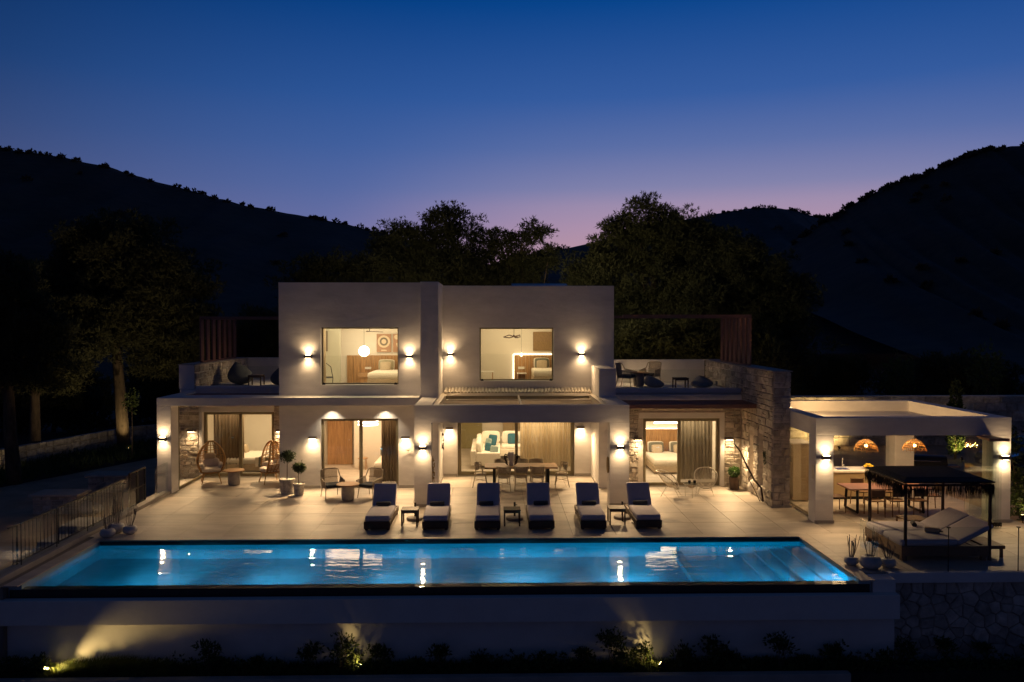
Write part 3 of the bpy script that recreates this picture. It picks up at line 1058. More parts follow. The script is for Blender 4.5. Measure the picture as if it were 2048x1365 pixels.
# ============================================================ LAMPS
def up_down_lamp(x, y, z, label, power=32):
    t = thing("wall_lamp", label, "wall lamp", (x, y, z))
    MB().box(-.12, .12, -.16, -.004, -.055, .055).build("casing", LAMPB, t, bevel=.006)
    MB().box(-.085, .085, -.145, -.06, .0555, .060).build("lens", LENS, t)
    MB().box(-.085, .085, -.145, -.06, -.060, -.0555).build("lens", LENS, t)
    light('SPOT', "lamp_up", (0, -.145, .07), power * .62, WARM, t, target=(0, -.12, 1.2), angle=150, blend=.9, size=.035)
    light('SPOT', "lamp_down", (0, -.145, -.07), power * .62, WARM, t, target=(0, -.16, -1.2), angle=150, blend=.9, size=.035)
    light('SPOT', "floor_wash", (0, -.15, -.07), power * 3.4, WARM, t, target=(0, -1.0, -.72), angle=112, blend=1.0, size=.05)
    return t


def down_lamp(x, y, z, label, power=300):
    t = thing("wall_lamp", label, "wall lamp", (x, y, z))
    MB().box(-.14, .14, -.17, -.004, -.015, .05).build("casing", LAMPB, t, bevel=.006)
    MB().box(-.115, .115, -.155, -.05, -.022, -.0155).build("lens", LENS, t)
    light('SPOT', "wall_wash", (0, -.15, -.04), power * .17, WARM, t, target=(0, -.25, -1.2), angle=150, blend=1.0, size=.05)
    light('SPOT', "floor_wash", (0, -.16, -.04), power * .92, WARM, t, target=(0, -1.0, -.72), angle=112, blend=1.0, size=.06)
    return t


up_down_lamp(-6.44, PW, 4.57, "up and down wall lamp west of the window with round art")
up_down_lamp(-2.97, PW, 4.57, "up and down wall lamp between the round art window and the fin wall")
up_down_lamp(-1.67, PD, 4.56, "up and down wall lamp just east of the fin wall on the upper storey")
up_down_lamp(3.21, PD, 4.56, "up and down wall lamp east of the upper window with wood panel")
up_down_lamp(-11.10, 26.8, 1.85, "up and down lamp on the porch corner post nearest the gate")
up_down_lamp(-2.25, 24.7, 1.85, "up and down lamp on the portico post beside the rope chairs", 42)
up_down_lamp(3.89, 24.7, 1.85, "up and down lamp on the portico post beside the stone bedroom", 42)
up_down_lamp(9.39, 22.42, 1.90, "up and down lamp on the pavilion post beside the stone wing", 42)
up_down_lamp(14.53, 22.42, 1.88, "up and down lamp on the pavilion post behind the folded glass", 42)
down_lamp(-6.30, PW, 1.75, "down light on the wall above the potted olive trees")
down_lamp(-3.11, PW, 1.75, "down light on the wall above the white antler ornament")
down_lamp(-1.71, PD, 1.79, "down light beside the driftwood ornament in the dining portico", 280)
down_lamp(3.18, PD, 1.81, "down light in the east corner of the dining portico", 280)
down_lamp(4.95, 27.56, 1.68, "down light on stone beside the portico post", 330)
down_lamp(8.14, 27.56, 1.68, "down light on stone above the dark basket planter", 330)
down_lamp(-11.19, 29.56, 1.74, "down light on the stone behind the side glazing of the porch", 270)
down_lamp(-7.95, 29.56, 1.74, "down light on the stone strip behind the second egg chair", 270)
for x, y, rz, lb in ((4.42, 31.2, R(90), "added down light on the hidden side wall above the east roof terrace"), (-7.46, 31.6, R(-90), "added down light on the hidden side wall above the porch roof terrace")):
    down_lamp(x, y, 4.9, lb, 70).rotation_euler.z = rz  # hidden lamps added as warm fill for the roof terraces
# two recessed downlights in the ledge soffit
for x, lab in ((-5.63, "recessed downlight in the ledge soffit above the oak door"), (-3.80, "recessed downlight in the ledge soffit above the brown curtain")):
    t = thing("downlight", lab, "downlight", (x, 27.32, 2.94))
    MB().lathe([(.05, -.004), (.05, -.001)], 14).build("lens", LENS, t)
    MB().lathe([(.065, -.006), (.065, -.0045), (.052, -.0045)], 14).build("trim_ring", ALU, t)
    light('SPOT', "beam", (0, 0, -.02), 55, (1, .80, .54), t, target=(0, .05, -1.5), angle=100, blend=.7, size=.03)
# unseen lamp added on the stone wing to brighten the pavilion roof
t = thing("added_roof_wash_lamp", "added lamp washing the pavilion roof from the stone wing", "wall lamp", (9.22, 25.6, 3.28))
MB().box(-.03, .06, -.14, .14, .02, .10).build("casing", LAMPB, t)
MB().box(-.01, .05, -.12, .12, .012, .0195).build("lens", LENS, t)
light('SPOT', "roof_wash", (.08, 0, -.02), 480, (1, .60, .24), t, target=(3.2, 0, -.42), angle=150, blend=.9, size=.08)

# unseen ceiling panels added to light every room and the pavilion
for nm, x, y, z, sx, sy, p, c, lab in (
        ("west", -4.9, 29.5, 2.58, 2.6, 2.8, 108, (1, .66, .36), "added ceiling light panel in the bedroom with the ring pendant"),
        ("porch", -9.4, 31.2, 2.60, 2.4, 2.2, 82, (1, .72, .40), "added ceiling light panel in the bedroom behind the egg chairs"),
        ("living", .8, 31.9, 2.68, 3.8, 3.7, 175, (1, .72, .40), "added ceiling light panel above the white sofa"),
        ("east", 6.5, 29.4, 2.68, 2.4, 2.7, 102, (1, .74, .44), "added ceiling light panel in the stone walled bedroom"),
        ("upper west", -4.9, 29.8, 6.15, 2.6, 3.2, 112, (1, .76, .44), "added ceiling light panel in the upper room with round art"),
        ("upper east", .9, 31.4, 6.15, 2.8, 2.6, 66, (1, .75, .40), "added ceiling light panel in the upper room with the wood panel"),
        ("pavilion", 11.6, 25.0, 2.53, 2.6, 1.6, 70, (1, .66, .32), "added ceiling light panel over the pavilion kitchen")):
    t = thing("added_ceiling_light", lab, "ceiling light", (x, y, z))
    MB().box(-sx / 2, sx / 2, -sy / 2, sy / 2, -.006, .012).build("diffuser", emit("diffuser_" + nm.replace(" ", "_"), c, .6), t)
    MB().box(-sx / 2 - .03, sx / 2 + .03, -sy / 2 - .03, sy / 2 + .03, .0125, .018).build("tray", ALU, t)
    light('AREA', "ceiling_glow", (0, 0, -.02), p, c, t, target=(0, 0, -1), size=sx, size_y=sy)

# ============================================================ FURNITURE
# --- sun loungers
def make_lounger(label):
    t = thing("sun_lounger", label, "sun lounger", group="sun loungers along the pool")
    f = MB()
    f.box(0, .72, 0, .045, .05, .25).box(0, .05, .047, 1.98, .10, .25).box(.67, .72, .047, 1.98, .10, .25).box(.052, .668, 1.93, 1.98, .10, .25)
    f.build("frame", DTEAK, t, bevel=.006)
    for x, y in ((.02, .06), (.62, .06), (.02, 1.86), (.62, 1.86)):
        MB().box(x, x + .08, y, y + .08, 0, .098).build("leg", DTEAK, t)
    for k in range(9):
        MB().box(.055, .665, .10 + k * .15, .20 + k * .15, .205, .228).build("slat", TEAK, t)
    m = MB().pillow((.36, .73, .315), (.69, 1.40, .17), e=.12, ez=.22, nu=28, nv=8)
    m.build("seat_cushion", LOUNGE, t, smooth=True)
    L = .80
    a = R(52)
    MB().pillow((.36, 1.36 + math.cos(a) * L / 2, .30 + math.sin(a) * L / 2), (.69, L, .13), e=.12, ez=.25, rx=a, nu=28, nv=8).build("back_cushion", LOUNGE, t, smooth=True)
    MB().obox((.36, 1.43 + math.cos(a) * L / 2, .24 + math.sin(a) * L / 2), (.62, L - .04, .03), rx=a).build("back_board", TEAK, t)
    MB().tube([(.36, 1.9, .24), (.36, 1.80, .62)], .018, 6).build("back_strut", DTEAK, t)
    return t


lxs = (-3.62, -2.02, -.58, .92, 2.36, 3.90)
llab = ("sun lounger at the west end of the poolside row, beside the stone table", "second sun lounger from the west, in front of the portico post",
        "third sun lounger from the west, in front of the dining table", "fourth sun lounger from the west, beside the middle side table",
        "fifth sun lounger from the west, in front of the dining portico corner", "sun lounger at the east end of the poolside row, before the stone bedroom")
l0 = None
for k, (x, lb) in enumerate(zip(lxs, llab)):
    if l0 is None:
        l0 = make_lounger(lb)
        l0.location = (x, 21.86, 0)
    else:
        again(l0, lb, (x, 21.86, 0), R((.0, .6, -.4, .3, -.6, .2)[k]))
tw0 = None
for k, x in enumerate(lxs):
    lab = ("dark rolled towel on the " + ("westmost sun lounger", "second sun lounger from the west", "third sun lounger from the west", "fourth sun lounger from the west", "fifth sun lounger from the west", "eastmost sun lounger")[k])
    pos = (x + .36 + random.uniform(-.05, .05), 21.86 + 1.30, .455)
    if tw0 is None:
        tw0 = thing("rolled_towel", lab, "towel", pos, 0, "rolled towels on the loungers")
        MB().tube([(-.21, 0, 0), (-.19, 0, 0), (.19, 0, 0), (.21, 0, 0)], [.04, .058, .058, .04], 12).build("roll", DARKFAB, tw0, smooth=True)
        MB().tube([(-.205, .02, .03), (.205, .02, .035)], .028, 8).build("loose_edge", DARKFAB, tw0, smooth=True)
    else:
        again(tw0, lab, pos, R(random.uniform(-6, 6)))


def make_side_table(label, loc, w=.46, h=.46, m=DTEAK):
    t = thing("slatted_side_table", label, "side table", loc, 0, "slatted teak side tables")
    for sx in (-1, 1):
        for sy in (-1, 1):
            MB().box(sx * (w / 2 - .02) - .02, sx * (w / 2 - .02) + .02, sy * (w / 2 - .02) - .02, sy * (w / 2 - .02) + .02, 0, h - .026).build("leg", m, t)
    for k in range(7):
        y = -w / 2 + w * (k + .5) / 7
        MB().box(-w / 2 - .01, w / 2 + .01, y - w / 16, y + w / 16, h - .025, h).build("slat", m, t)
    MB().box(-w / 2 + .041, w / 2 - .041, -w / 2 + .005, -w / 2 + .03, h - .09, h - .027).box(-w / 2 + .041, w / 2 - .041, w / 2 - .03, w / 2 - .005, h - .09, h - .027).build("apron", m, t)
    return t


st0 = make_side_table("small slatted side table between the two westmost loungers", (-2.42, 22.55, 0))
again(st0, "small slatted side table in the middle of the lounger row", (.47, 22.5, 0))
again(st0, "small slatted side table between the two eastmost loungers", (3.46, 22.6, 0))


def parasol_base(label, loc):
    t = thing("parasol_base", label, "parasol base", loc, 0, "parasol bases behind the side tables")
    MB().lathe([(.25, 0), (.26, .03), (.24, .075), (.10, .095)], 26).build("disc", CONCRETE, t, smooth=False)
    MB().tube([(0, 0, .09), (0, 0, .50)], .03, 10).build("sleeve", BLACK, t)
    MB().tube([(.02, 0, .42), (.08, 0, .42)], .012, 6).build("clamp_knob", BLACK, t)
    return t


pb = parasol_base("round parasol base behind the westmost side table", (-2.33, 23.12, 0))
again(pb, "round parasol base behind the middle side table", (.56, 23.1, 0))
again(pb, "round parasol base behind the eastmost side table", (3.72, 23.15, 0))


# --- egg chairs
def make_egg(label, loc, rz):
    t = thing("egg_chair", label, "chair", loc, rz, "rattan egg chairs in the porch")
    prof = lambda v: .50 * max(.0, math.sin(math.pi * min(1, (v * .91 + .085)))) ** .52 * (1.08 - .24 * v)
    zz = lambda v: .36 + 1.14 * v
    cut = lambda v: R(58 + 10 * math.sin(v * math.pi))
    pt = lambda v, a: (prof(v) * math.sin(a), -prof(v) * math.cos(a) + .12 * (v - .4), zz(v))
    sh = MB()
    for k in range(15):
        tt = k / 14
        path = [pt(.02 + .96 * i / 12, cut(i / 12) + (2 * math.pi - 2 * cut(i / 12)) * tt) for i in range(13)]
        sh.tube(path, .013, 5)
    for v in (.14, .3, .5, .66, .82):
        c = cut(v)
        sh.tube([pt(v, c + (2 * math.pi - 2 * c) * i / 16) for i in range(17)], .015, 5)
    for v in (.2, .25, .36, .42, .58, .74, .9):
        c = cut(v)
        sh.tube([pt(v, c + (2 * math.pi - 2 * c) * i / 16) for i in range(17)], .007, 4)
    sh.build("woven_shell", RATTAN, t)
    rim = [pt(.02 + .97 * i / 14, cut(i / 14)) for i in range(15)] + [pt(.99 - .97 * i / 14, -cut(1 - i / 14)) for i in range(15)]
    MB().tube(rim, .032, 7, closed=True).build("rim", RATTAN, t, smooth=True)
    MB().lathe([(.36, .385), (.40, .42), (.36, .44)], 20).build("seat_ring", RATTAN, t)
    for sx in (-1, 1):
        for sy in (-1, 1):
            MB().tube([(sx * .22, sy * .22, .42), (sx * .33, sy * .33, 0)], .024, 7, r1=.015).build("leg", RATTAN, t)
    MB().pillow((0, -.02, .49), (.74, .74, .16), e=.8, ez=.6).build("seat_cushion", CUSHION, t, smooth=True)
    MB().pillow((0, .24, .66), (.60, .18, .42), e=.6, ez=.6, rx=R(-14)).build("back_cushion", CUSHION, t, smooth=True)
    for s in (-1, 1):
        MB().pillow((s * .30, .02, .60), (.16, .50, .26), e=.7, ez=.6, ry=s * R(16)).build("side_cushion", CUSHION, t, smooth=True)
    MB().pillow((-.04, .27, .92), (.42, .13, .22), e=.5, ez=.5, rx=R(-12)).build("head_pillow", BEIGE, t, smooth=True)
    return t


e0 = make_egg("rattan egg chair facing the pool by the side glazing", (-10.18, 28.65, 0), R(22))
again(e0, "rattan egg chair turned sideways next to the white wall", (-8.06, 28.65, 0), R(-58))


def round_table(label, loc, top=.36):
    t = thing("stone_table", label, "side table", loc, 0, "round tables with stone drums")
    MB().lathe([(top, .50), (top + .005, .52), (top, .535)], 30).build("wood_top", OAKH, t)
    MB().lathe([(.17, 0), (.20, .04), (.215, .25), (.20, .46), (.16, .499)], 22).build("stone_drum", STONEBASE, t, smooth=True)
    return t


rt0 = round_table("round wood topped stone table between the egg chairs", (-9.24, 28.25, 0))
again(rt0, "round wood topped stone table between the rope armchairs", (-4.76, 25.72, 0))


def potted_olive(label, loc, pr, ph, th, cr):
    t = thing("potted_olive_tree", label, "potted plant", loc, random.uniform(0, 6), "potted olive trees by the wall")
    MB().lathe([(pr * .78, 0), (pr * .88, ph * .1), (pr * .97, ph * .8), (pr, ph * .84), (pr * 1.09, ph * .86), (pr * 1.09, ph * .97), (pr * .98, ph), (pr * .93, ph * .93), (.01, ph * .93)], 26).build("pot", WORNPOT, t, smooth=False)
    MB().tube([(0, 0, ph * .9), (.02, .01, ph + (th - ph) * .5), (-.03, 0, th)], .016, 7, r1=.010).build("trunk", BARK, t)
    br = MB()
    for k in range(9):
        a = k * 2.4
        br.tube([(-.03, 0, th - .05), (-.03 + cr * .6 * math.cos(a), cr * .6 * math.sin(a), th + cr * .3 * math.sin(k * 1.7) + .05)], .005, 4)
    br.build("branches", BARK, t)
    P, D = lobes_points([((-.03, 0, th + .04), (cr, cr, cr * .82))], 420, .7, .3)
    blades("crown", P, D, 3, .075, .013, OLIVE, t, spread=.8)
    return t


potted_olive("taller olive tree in a large worn white pot by the wall corner", (-6.98, 26.75, 0), .245, .52, 1.22, .22)
potted_olive("shorter olive tree in the smaller worn white pot", (-6.53, 26.5, 0), .175, .40, .88, .185)


# --- rope armchairs
def rope_chair(label, loc, rz):
    t = thing("rope_armchair", label, "chair", loc, rz, "rope armchairs by the bedroom door")
    for sx in (-1, 1):
        MB().tube([(sx * .27, -.24, .40), (sx * .30, -.30, 0)], .016, 7, r1=.011).build("leg", WEAVE, t)
        MB().tube([(sx * .25, .22, .40), (sx * .28, .32, 0)], .016, 7, r1=.011).build("leg", WEAVE, t)
    arm = [(-.30, -.30, .36), (-.33, -.31, .58), (-.33, -.05, .62), (-.32, .18, .66), (-.29, .28, .86), (-.2, .33, .90), (.2, .33, .90), (.29, .28, .86), (.32, .18, .66), (.33, -.05, .62), (.33, -.31, .58), (.30, -.30, .36)]
    MB().tube(arm, .017, 7).tube([(-.30, -.30, .36), (.30, -.30, .36), (.28, .24, .36), (-.28, .24, .36)], .017, 6, closed=True).build("frame", WEAVE, t)
    rp = MB()
    for k in range(15):
        x = -.26 + .52 * k / 14
        rp.tube([(x, .25, .37), (x * .98, .30, .62), (x, .33, .89)], .013, 4)
    for s in (-1, 1):
        for k in range(11):
            y = -.29 + .46 * k / 10
            rp.tube([(s * .29, y, .37), (s * .33, y, .60 + .03 * k / 10)], .014, 4)
    rp.tube([(-.29, .29, .62), (0, .32, .62), (.29, .29, .62)], .012, 5)
    rp.build("rope_weave", WEAVE, t)
    MB().pillow((0, -.03, .415), (.56, .54, .11), e=.25, ez=.4).build("seat_cushion", DARKFAB, t, smooth=True)
    return t


rc0 = rope_chair("rope armchair in front of the oak door", (-5.36, 26.15, 0), R(28))
again(rc0, "rope armchair in front of the brown curtain", (-4.10, 26.15, 0), R(-28))

# --- dining set under the portico
dt = thing("dining_table", "long wooden dining table under the portico", "table", (.89, 27.75, 0))
for k in range(3):
    MB().box(-1.26, 1.26, -.44 + k * .294, -.152 + k * .294, .70, .75).build("top_board", OAKH, dt, bevel=.004)
for s in (-1, 1):
    MB().box(s * .93 - .05, s * .93 + .05, -.40, -.28, 0, .698).box(s * .93 - .05, s * .93 + .05, .28, .40, 0, .698).box(s * .93 - .05, s * .93 + .05, -.28, .28, .62, .697).build("leg_frame", BLACK, dt)


def bistro(label, loc, rz):
    t = thing("dining_chair", label, "chair", loc, rz, "dining chairs under the portico")
    for sx in (-1, 1):
        MB().tube([(sx * .17, -.17, .45), (sx * .22, -.23, 0)], .016, 6, r1=.012).build("leg", WEAVE, t)
        MB().tube([(sx * .20, .16, .80), (sx * .18, .17, .45), (sx * .22, .27, 0)], .016, 6, r1=.012).build("leg", WEAVE, t)
    MB().lathe([(.20, .44), (.225, .452), (.225, .468), (.20, .48)], 18).build("seat", WEAVE, t, smooth=False)
    arc = lambda z, r, a0, a1: [(r * math.sin(R(a)), r * math.cos(R(a)) - .02, z) for a in np.linspace(a0, a1, 11)]
    bk = MB()
    bk.tube(arc(.82, .25, -88, 88), .014, 6).tube(arc(.63, .23, -60, 60), .012, 6)
    for z in (.65, .675, .70, .725, .75, .775, .80):
        bk.tube(arc(z, .235, -72, 72), .0115, 4)
    bk.tube([(-.25, .0, .82), (-.23, -.05, .66), (-.19, -.08, .47)], .013, 6).tube([(.25, .0, .82), (.23, -.05, .66), (.19, -.08, .47)], .013, 6)
    bk.build("backrest", WEAVE, t)
    MB().tube([(-.19, -.19, .24), (.20, .21, .24)], .009, 5).tube([(.19, -.19, .245), (-.20, .21, .245)], .009, 5).build("stretcher", WEAVE, t)
    return t


bc0 = bistro("dining chair on the pool side of the long table, west place", (.30, 27.12, 0), R(180))
for x, y, a, lb in ((.88, 27.15, 178, "dining chair on the pool side of the long table, middle place"), (1.45, 27.15, 183, "dining chair on the pool side of the long table, east place"),
                    (-.52, 27.75, 90, "dining chair at the west head of the long table"), (2.32, 27.75, -92, "dining chair at the east head of the long table"),
                    (.22, 28.42, 0, "dining chair on the house side of the table, west place"), (.90, 28.42, 3, "dining chair on the house side of the table, behind the vase"), (1.46, 28.42, -2, "dining chair on the house side of the table, east place")):
    again(bc0, lb, (x, y, 0), R(a))
v = thing("amphora_vase", "grey vase with two curly dark handles on the dining table", "vase", (.55, 27.70, .75))
MB().lathe([(.085, 0), (.09, .03), (.075, .15), (.12, .30), (.135, .38), (.10, .43), (.11, .46), (.09, .46)], 20).build("body", POT, v, smooth=True)
for s in (-1, 1):
    h = MB()
    for k in range(5):
        a = k * 1.25
        h.tube([(s * .13, 0, .36 - .05 * k), (s * (.21 + .04 * math.sin(a)), .03 * math.cos(a), .39 - .06 * k), (s * (.25 - .03 * k), .02, .30 - .07 * k), (s * .19, -.03, .30 - .05 * k)], .024, 6)
    h.build("handle", DRIFT, v)

# --- wall ornaments
def knots(n, h, w, seed, m, name, label, cat, loc, rz=0):
    rs = random.Random(seed)
    t = thing(name, label, cat, loc, rz)
    for k in range(n):
        z = h * k / n
        p = [(rs.uniform(-w, w), -.02 - rs.uniform(0, .05), z + rs.uniform(-.05, .12)) for _ in range(4)]
        MB().tube(p, rs.uniform(.012, .03), 6, r1=.008).build("twig", m, t)
    MB().tube([(0, -.012, -.02), (.01, -.012, h * .5), (0, -.012, h + .03)], .012, 5).build("spine", m, t)
    return t


knots(9, .62, .05, 2, DRIFT, "driftwood_ornament", "dark vertical driftwood ornament on the portico side wall", "wall decoration", (-1.955, 29.0, 1.15), R(90))
knots(8, .75, .04, 5, DECOR, "shell_garland", "thin brown garland hanging on the inner face of the portico post", "wall decoration", (-1.985, 24.98, .75), R(90))
t = thing("woven_disc", "woven reed disc hung inside the east portico post", "wall decoration", (3.565, 24.95, 1.25), R(-90))
for k in range(4):
    MB().tube([((.05 + .045 * k) * math.cos(a), -.02, (.05 + .045 * k) * math.sin(a) * 1.3) for a in np.linspace(0, 6.28, 15)[:-1]], .022, 5, closed=True).build("coil", DECOR, t)
t = thing("antler_ornament", "small white branching ornament on the wall by the brown curtain", "wall decoration", (-3.02, PW - .03, 1.28))
for k in range(7):
    a = -1.2 + k * .42
    MB().tube([(0, 0, 0), (.09 * math.sin(a), -.03, .09 * math.cos(a)), (.17 * math.sin(a * 1.2), -.05, .16 * math.cos(a * 1.1))], .010, 5, r1=.005).build("prong", WHITEROPE, t)
knots(8, .34, .12, 9, OLIVE, "wall_wreath", "dark twig wreath fixed high on the stone wing", "wall decoration", (8.555, 24.95, 1.28), R(-90))
t = thing("driftwood_branch", "long dark branch leaning against the stone wing", "branch", (8.2, 25.3, 0))
MB().tube([(.02, 1.85, 1.74), (-.03, 1.7, 1.60), (.05, 1.3, 1.40), (.10, .75, 1.02), (.2, .25, .62), (.30, -.10, .45), (.33, -.22, .03)], [.014, .022, .026, .03, .032, .03, .03], 8).build("limb", DRIFT, t)
MB().tube([(.17, .45, .78), (.12, .62, .60), (.2, .2, .30), (.26, -.1, .02)], .018, 6, r1=.012).build("side_limb", DRIFT, t)
MB().tube([(-.03, 1.7, 1.60), (-.06, 1.62, 1.76)], .014, 6, r1=.006).build("twig", DRIFT, t)


# --- acapulco chairs
def acapulco(label, loc, rz):
    t = thing("acapulco_chair", label, "chair", loc, rz, "round cord chairs by the stone bedroom")
    c = Vector((0, .10, .58))
    tilt = Matrix.Rotation(R(38), 3, 'X')
    rim = [c + tilt @ Vector((.37 * math.cos(a) * (1 - .05 * math.sin(a)), .47 * math.sin(a), .07 * math.cos(2 * a))) for a in np.linspace(0, 2 * math.pi, 37)[:-1]]
    MB().tube(rim, .018, 6, closed=True).build("rim", WHITEROPE, t, smooth=True)
    hub = [Vector((.09 * math.cos(a), .02 + .09 * math.sin(a), .30)) for a in np.linspace(0, 2 * math.pi, 37)[:-1]]
    MB().tube(hub, .010, 5, closed=True).build("hub_ring", WHITEROPE, t)
    cd = MB()
    for k in range(36):
        m_ = (rim[k] + hub[k]) / 2 + Vector((0, .02, -.05))
        cd.tube([rim[k], m_, hub[k]], .0065, 4)
    cd.build("cords", WHITEROPE, t)
    for sx in (-1, 1):
        MB().tube([(sx * .12, -.05, .33), (sx * .27, -.26, 0)], .009, 5).build("leg", WHITEROPE, t)
        MB().tube([(sx * .12, .15, .36), (sx * .25, .34, 0)], .009, 5).build("leg", WHITEROPE, t)
    MB().tube([(-.2, -.16, .17), (.2, -.16, .17)], .007, 5).build("cross_bar", WHITEROPE, t)
    return t


ac0 = acapulco("round white cord chair seen sideways before the bedroom glass", (5.85, 26.15, 0), R(72))
again(ac0, "round white cord chair facing the pool before the curtain", (7.02, 26.35, 0), R(-14))
t = thing("wire_table", "small round glass topped wire table between the cord chairs", "side table", (6.44, 25.95, 0))
MB().lathe([(.25, .44), (.25, .45)], 26).build("glass_top", RAILGLASS, t)
MB().tube([(.25 * math.cos(a), .25 * math.sin(a), .436) for a in np.linspace(0, 6.283, 25)[:-1]], .008, 5, closed=True).build("rim", WHITEROPE, t)
MB().lathe([(.05, .30), (.12, .34), (.17, .43)], 16).build("wire_bowl", WEAVE, t)
for k in range(3):
    a = k * 2.09 + .4
    MB().tube([(.22 * math.cos(a), .22 * math.sin(a), .43), (.20 * math.cos(a + .1), .20 * math.sin(a + .1), 0)], .008, 5).build("leg", WHITEROPE, t)
for dx, lb in ((-.06, "dark cup on the wire table nearest the sideways cord chair"), (.11, "dark cup on the wire table nearest the pool facing cord chair")):
    t = thing("cup", lb, "cup", (6.44 + dx, 25.95, .452), 0, "cups on the wire table")
    MB().lathe([(.035, 0), (.045, .02), (.048, .09), (.042, .09), (.038, .02)], 14).build("bowl", BLACK, t)
t = thing("basket_planter", "dark woven planter with a clipped green ball plant", "potted plant", (8.22, 27.15, 0))
MB().lathe([(.15, 0), (.165, .05), (.165, .43), (.15, .44), (.145, .40)], 18).build("basket", DTEAK, t)
P, D = lobes_points([((0, 0, .60), (.19, .19, .17))], 520, .5, .1)
blades("ball_foliage", P, D, 3, .05, .014, TOPIARY, t)
for x, y, r, lb in ((8.72, 26.46, .24, "round white jar in the niche nearest the bedroom"), (8.72, 25.55, .22, "round white jar in the niche nearest the pool")):
    t = thing("round_jar", lb, "jar", (x, y, 0), 0, "round jars in the stone niches")
    MB().lathe([(r * .5, 0), (r * .9, r * .45), (r, r), (r * .85, r * 1.55), (r * .45, r * 1.9), (r * .4, r * 2.0), (r * .3, r * 1.95)], 22).build("body", POT, t, smooth=True)


# --- round white pots with dry stems
def stem_pot(label, loc, r, n=9, h=.55, group="white stone pots with grasses by the pool"):
    t = thing("pebble_pot", label, "potted plant", loc, random.uniform(0, 6), group)
    MB().lathe([(r * .55, 0), (r * .92, r * .3), (r, r * .62), (r * .86, r * 1.0), (r * .5, r * 1.18), (r * .42, r * 1.12), (r * .05, r * 1.05)], 24).build("pot", POT, t, smooth=True)
    g = MB()
    rs = random.Random(int(loc[0] * 100))
    for k in range(n * 2):
        a, q = rs.uniform(0, 6.28), rs.uniform(.03, .20)
        hh = h * rs.uniform(.6, 1.15)
        g.tube([(r * .25 * math.cos(a), r * .25 * math.sin(a), r), (r * .3 * math.cos(a) + q * .5 * math.cos(a), r * .3 * math.sin(a) + q * .5 * math.sin(a), r + hh * .6), (q * math.cos(a), q * math.sin(a), r + hh)], .0035, 4, r1=.0075)
    g.build("stems", LAVENDER, t)
    return t


stem_pot("small pale pot with grasses at the pool corner, behind the largest one", (8.42, 18.55, 0), .17, 8, .55)
stem_pot("largest pale pot with upright grasses at the pool corner near the daybed", (8.75, 18.28, 0), .25, 11, .62)
stem_pot("pale pot with sparse grasses nearest the daybed", (9.20, 18.35, 0), .18, 7, .45)
stem_pot("low pale pot nearest the pool at its gate end", (-10.36, 21.38, 0), .20, 6, .4)
stem_pot("tall stemmed pale pot behind the others at the gate end of the pool", (-10.35, 21.85, 0), .22, 10, .68)
stem_pot("pale pot standing apart on the paving at the gate end of the pool", (-9.92, 21.72, 0), .19, 6, .5)

# --- daybed with thatched canopy
cb = thing("canopy_daybed", "square wooden daybed under a dark thatched canopy by the pool", "daybed", (10.85, 19.75, 0))
for px_, py_ in ((-1.0, -.92), (1.05, -.92), (-1.0, .92), (.95, .92)):
    MB().tube([(px_, py_, 0), (px_ * 1.0, py_, 1.0), (px_, py_, 1.86)], .042, 8, r1=.036).build("post", DTEAK, cb)
fr = MB().box(-1.12, 1.0, -.98, -.90, .12, .36).box(-1.12, 1.0, .84, .92, .12, .36).box(-1.12, -1.04, -.898, .838, .12, .36).box(.92, 1.0, -.898, .838, .12, .36)
fr.build("bed_frame", TEAK, cb, bevel=.008)
for k in range(8):
    MB().box(-1.03 + k * .245, -.83 + k * .245, -.897, .837, .30, .335).build("slat", TEAK, cb)
for px_, py_ in ((-1.05, -.9), (.9, -.9), (-1.05, .84), (.9, .84)):
    MB().box(px_ - .05, px_ + .05, py_ - .05, py_ + .05, 0, .118).build("leg", TEAK, cb)
for s in (-1, 1):
    MB().pillow((-.42, s * .46 - .03, .43), (1.42, .92, .17), e=.12, ez=.25, nu=28, nv=8).build("mattress", LOUNGE, cb, smooth=True)
    MB().pillow((.70, s * .46 - .03, .62), (.98, .92, .13), e=.12, ez=.3, ry=R(-27), nu=28, nv=8).build("backrest_cushion", LOUNGE, cb, smooth=True)
MB().box(1.03, 1.55, -.75, .1, .22, .30).box(1.06, 1.12, -.72, -.66, 0, .22).box(1.46, 1.52, -.72, -.66, 0, .22).box(1.46, 1.52, .0, .06, 0, .22).build("foot_bench", TEAK, cb, bevel=.006)
roof = MB()
roof.prism([(-1.08, -1.0, 1.885), (1.12, -1.0, 1.885), (.92, -.75, 1.945), (-.9, -.75, 1.945)], (0, 0, .03))
roof.prism([(-.9, -.75, 1.945), (.92, -.75, 1.945), (.92, .80, 1.945), (-.9, .80, 1.945)], (0, 0, .035))
roof.prism([(1.12, -1.0, 1.885), (1.08, 1.0, 1.885), (.92, .80, 1.945), (.92, -.75, 1.945)], (0, 0, .03))
roof.prism([(1.08, 1.0, 1.885), (-1.08, 1.0, 1.885), (-.9, .80, 1.945), (.92, .80, 1.945)], (0, 0, .03))
roof.prism([(-1.08, 1.0, 1.885), (-1.08, -1.0, 1.885), (-.9, -.75, 1.945), (-.9, .80, 1.945)], (0, 0, .03))
roof.build("thatched_canopy", THATCH, cb)
P, D = [], []
for k in range(1000):
    e = random.random()
    q = random.uniform(-1, 1)
    x, y = random.choice(((q * 1.09, -1.0), (q * 1.09, 1.0), (-1.08, q * .99), (1.10, q * .99)))
    P.append((x, y, 1.88 - .04 * e))
    D.append((0, 0, -1))
fr_ = blades("straw_fringe", P, D, 2, .30, .007, THATCH, cb, spread=.06)
fr_["kind"] = "stuff"
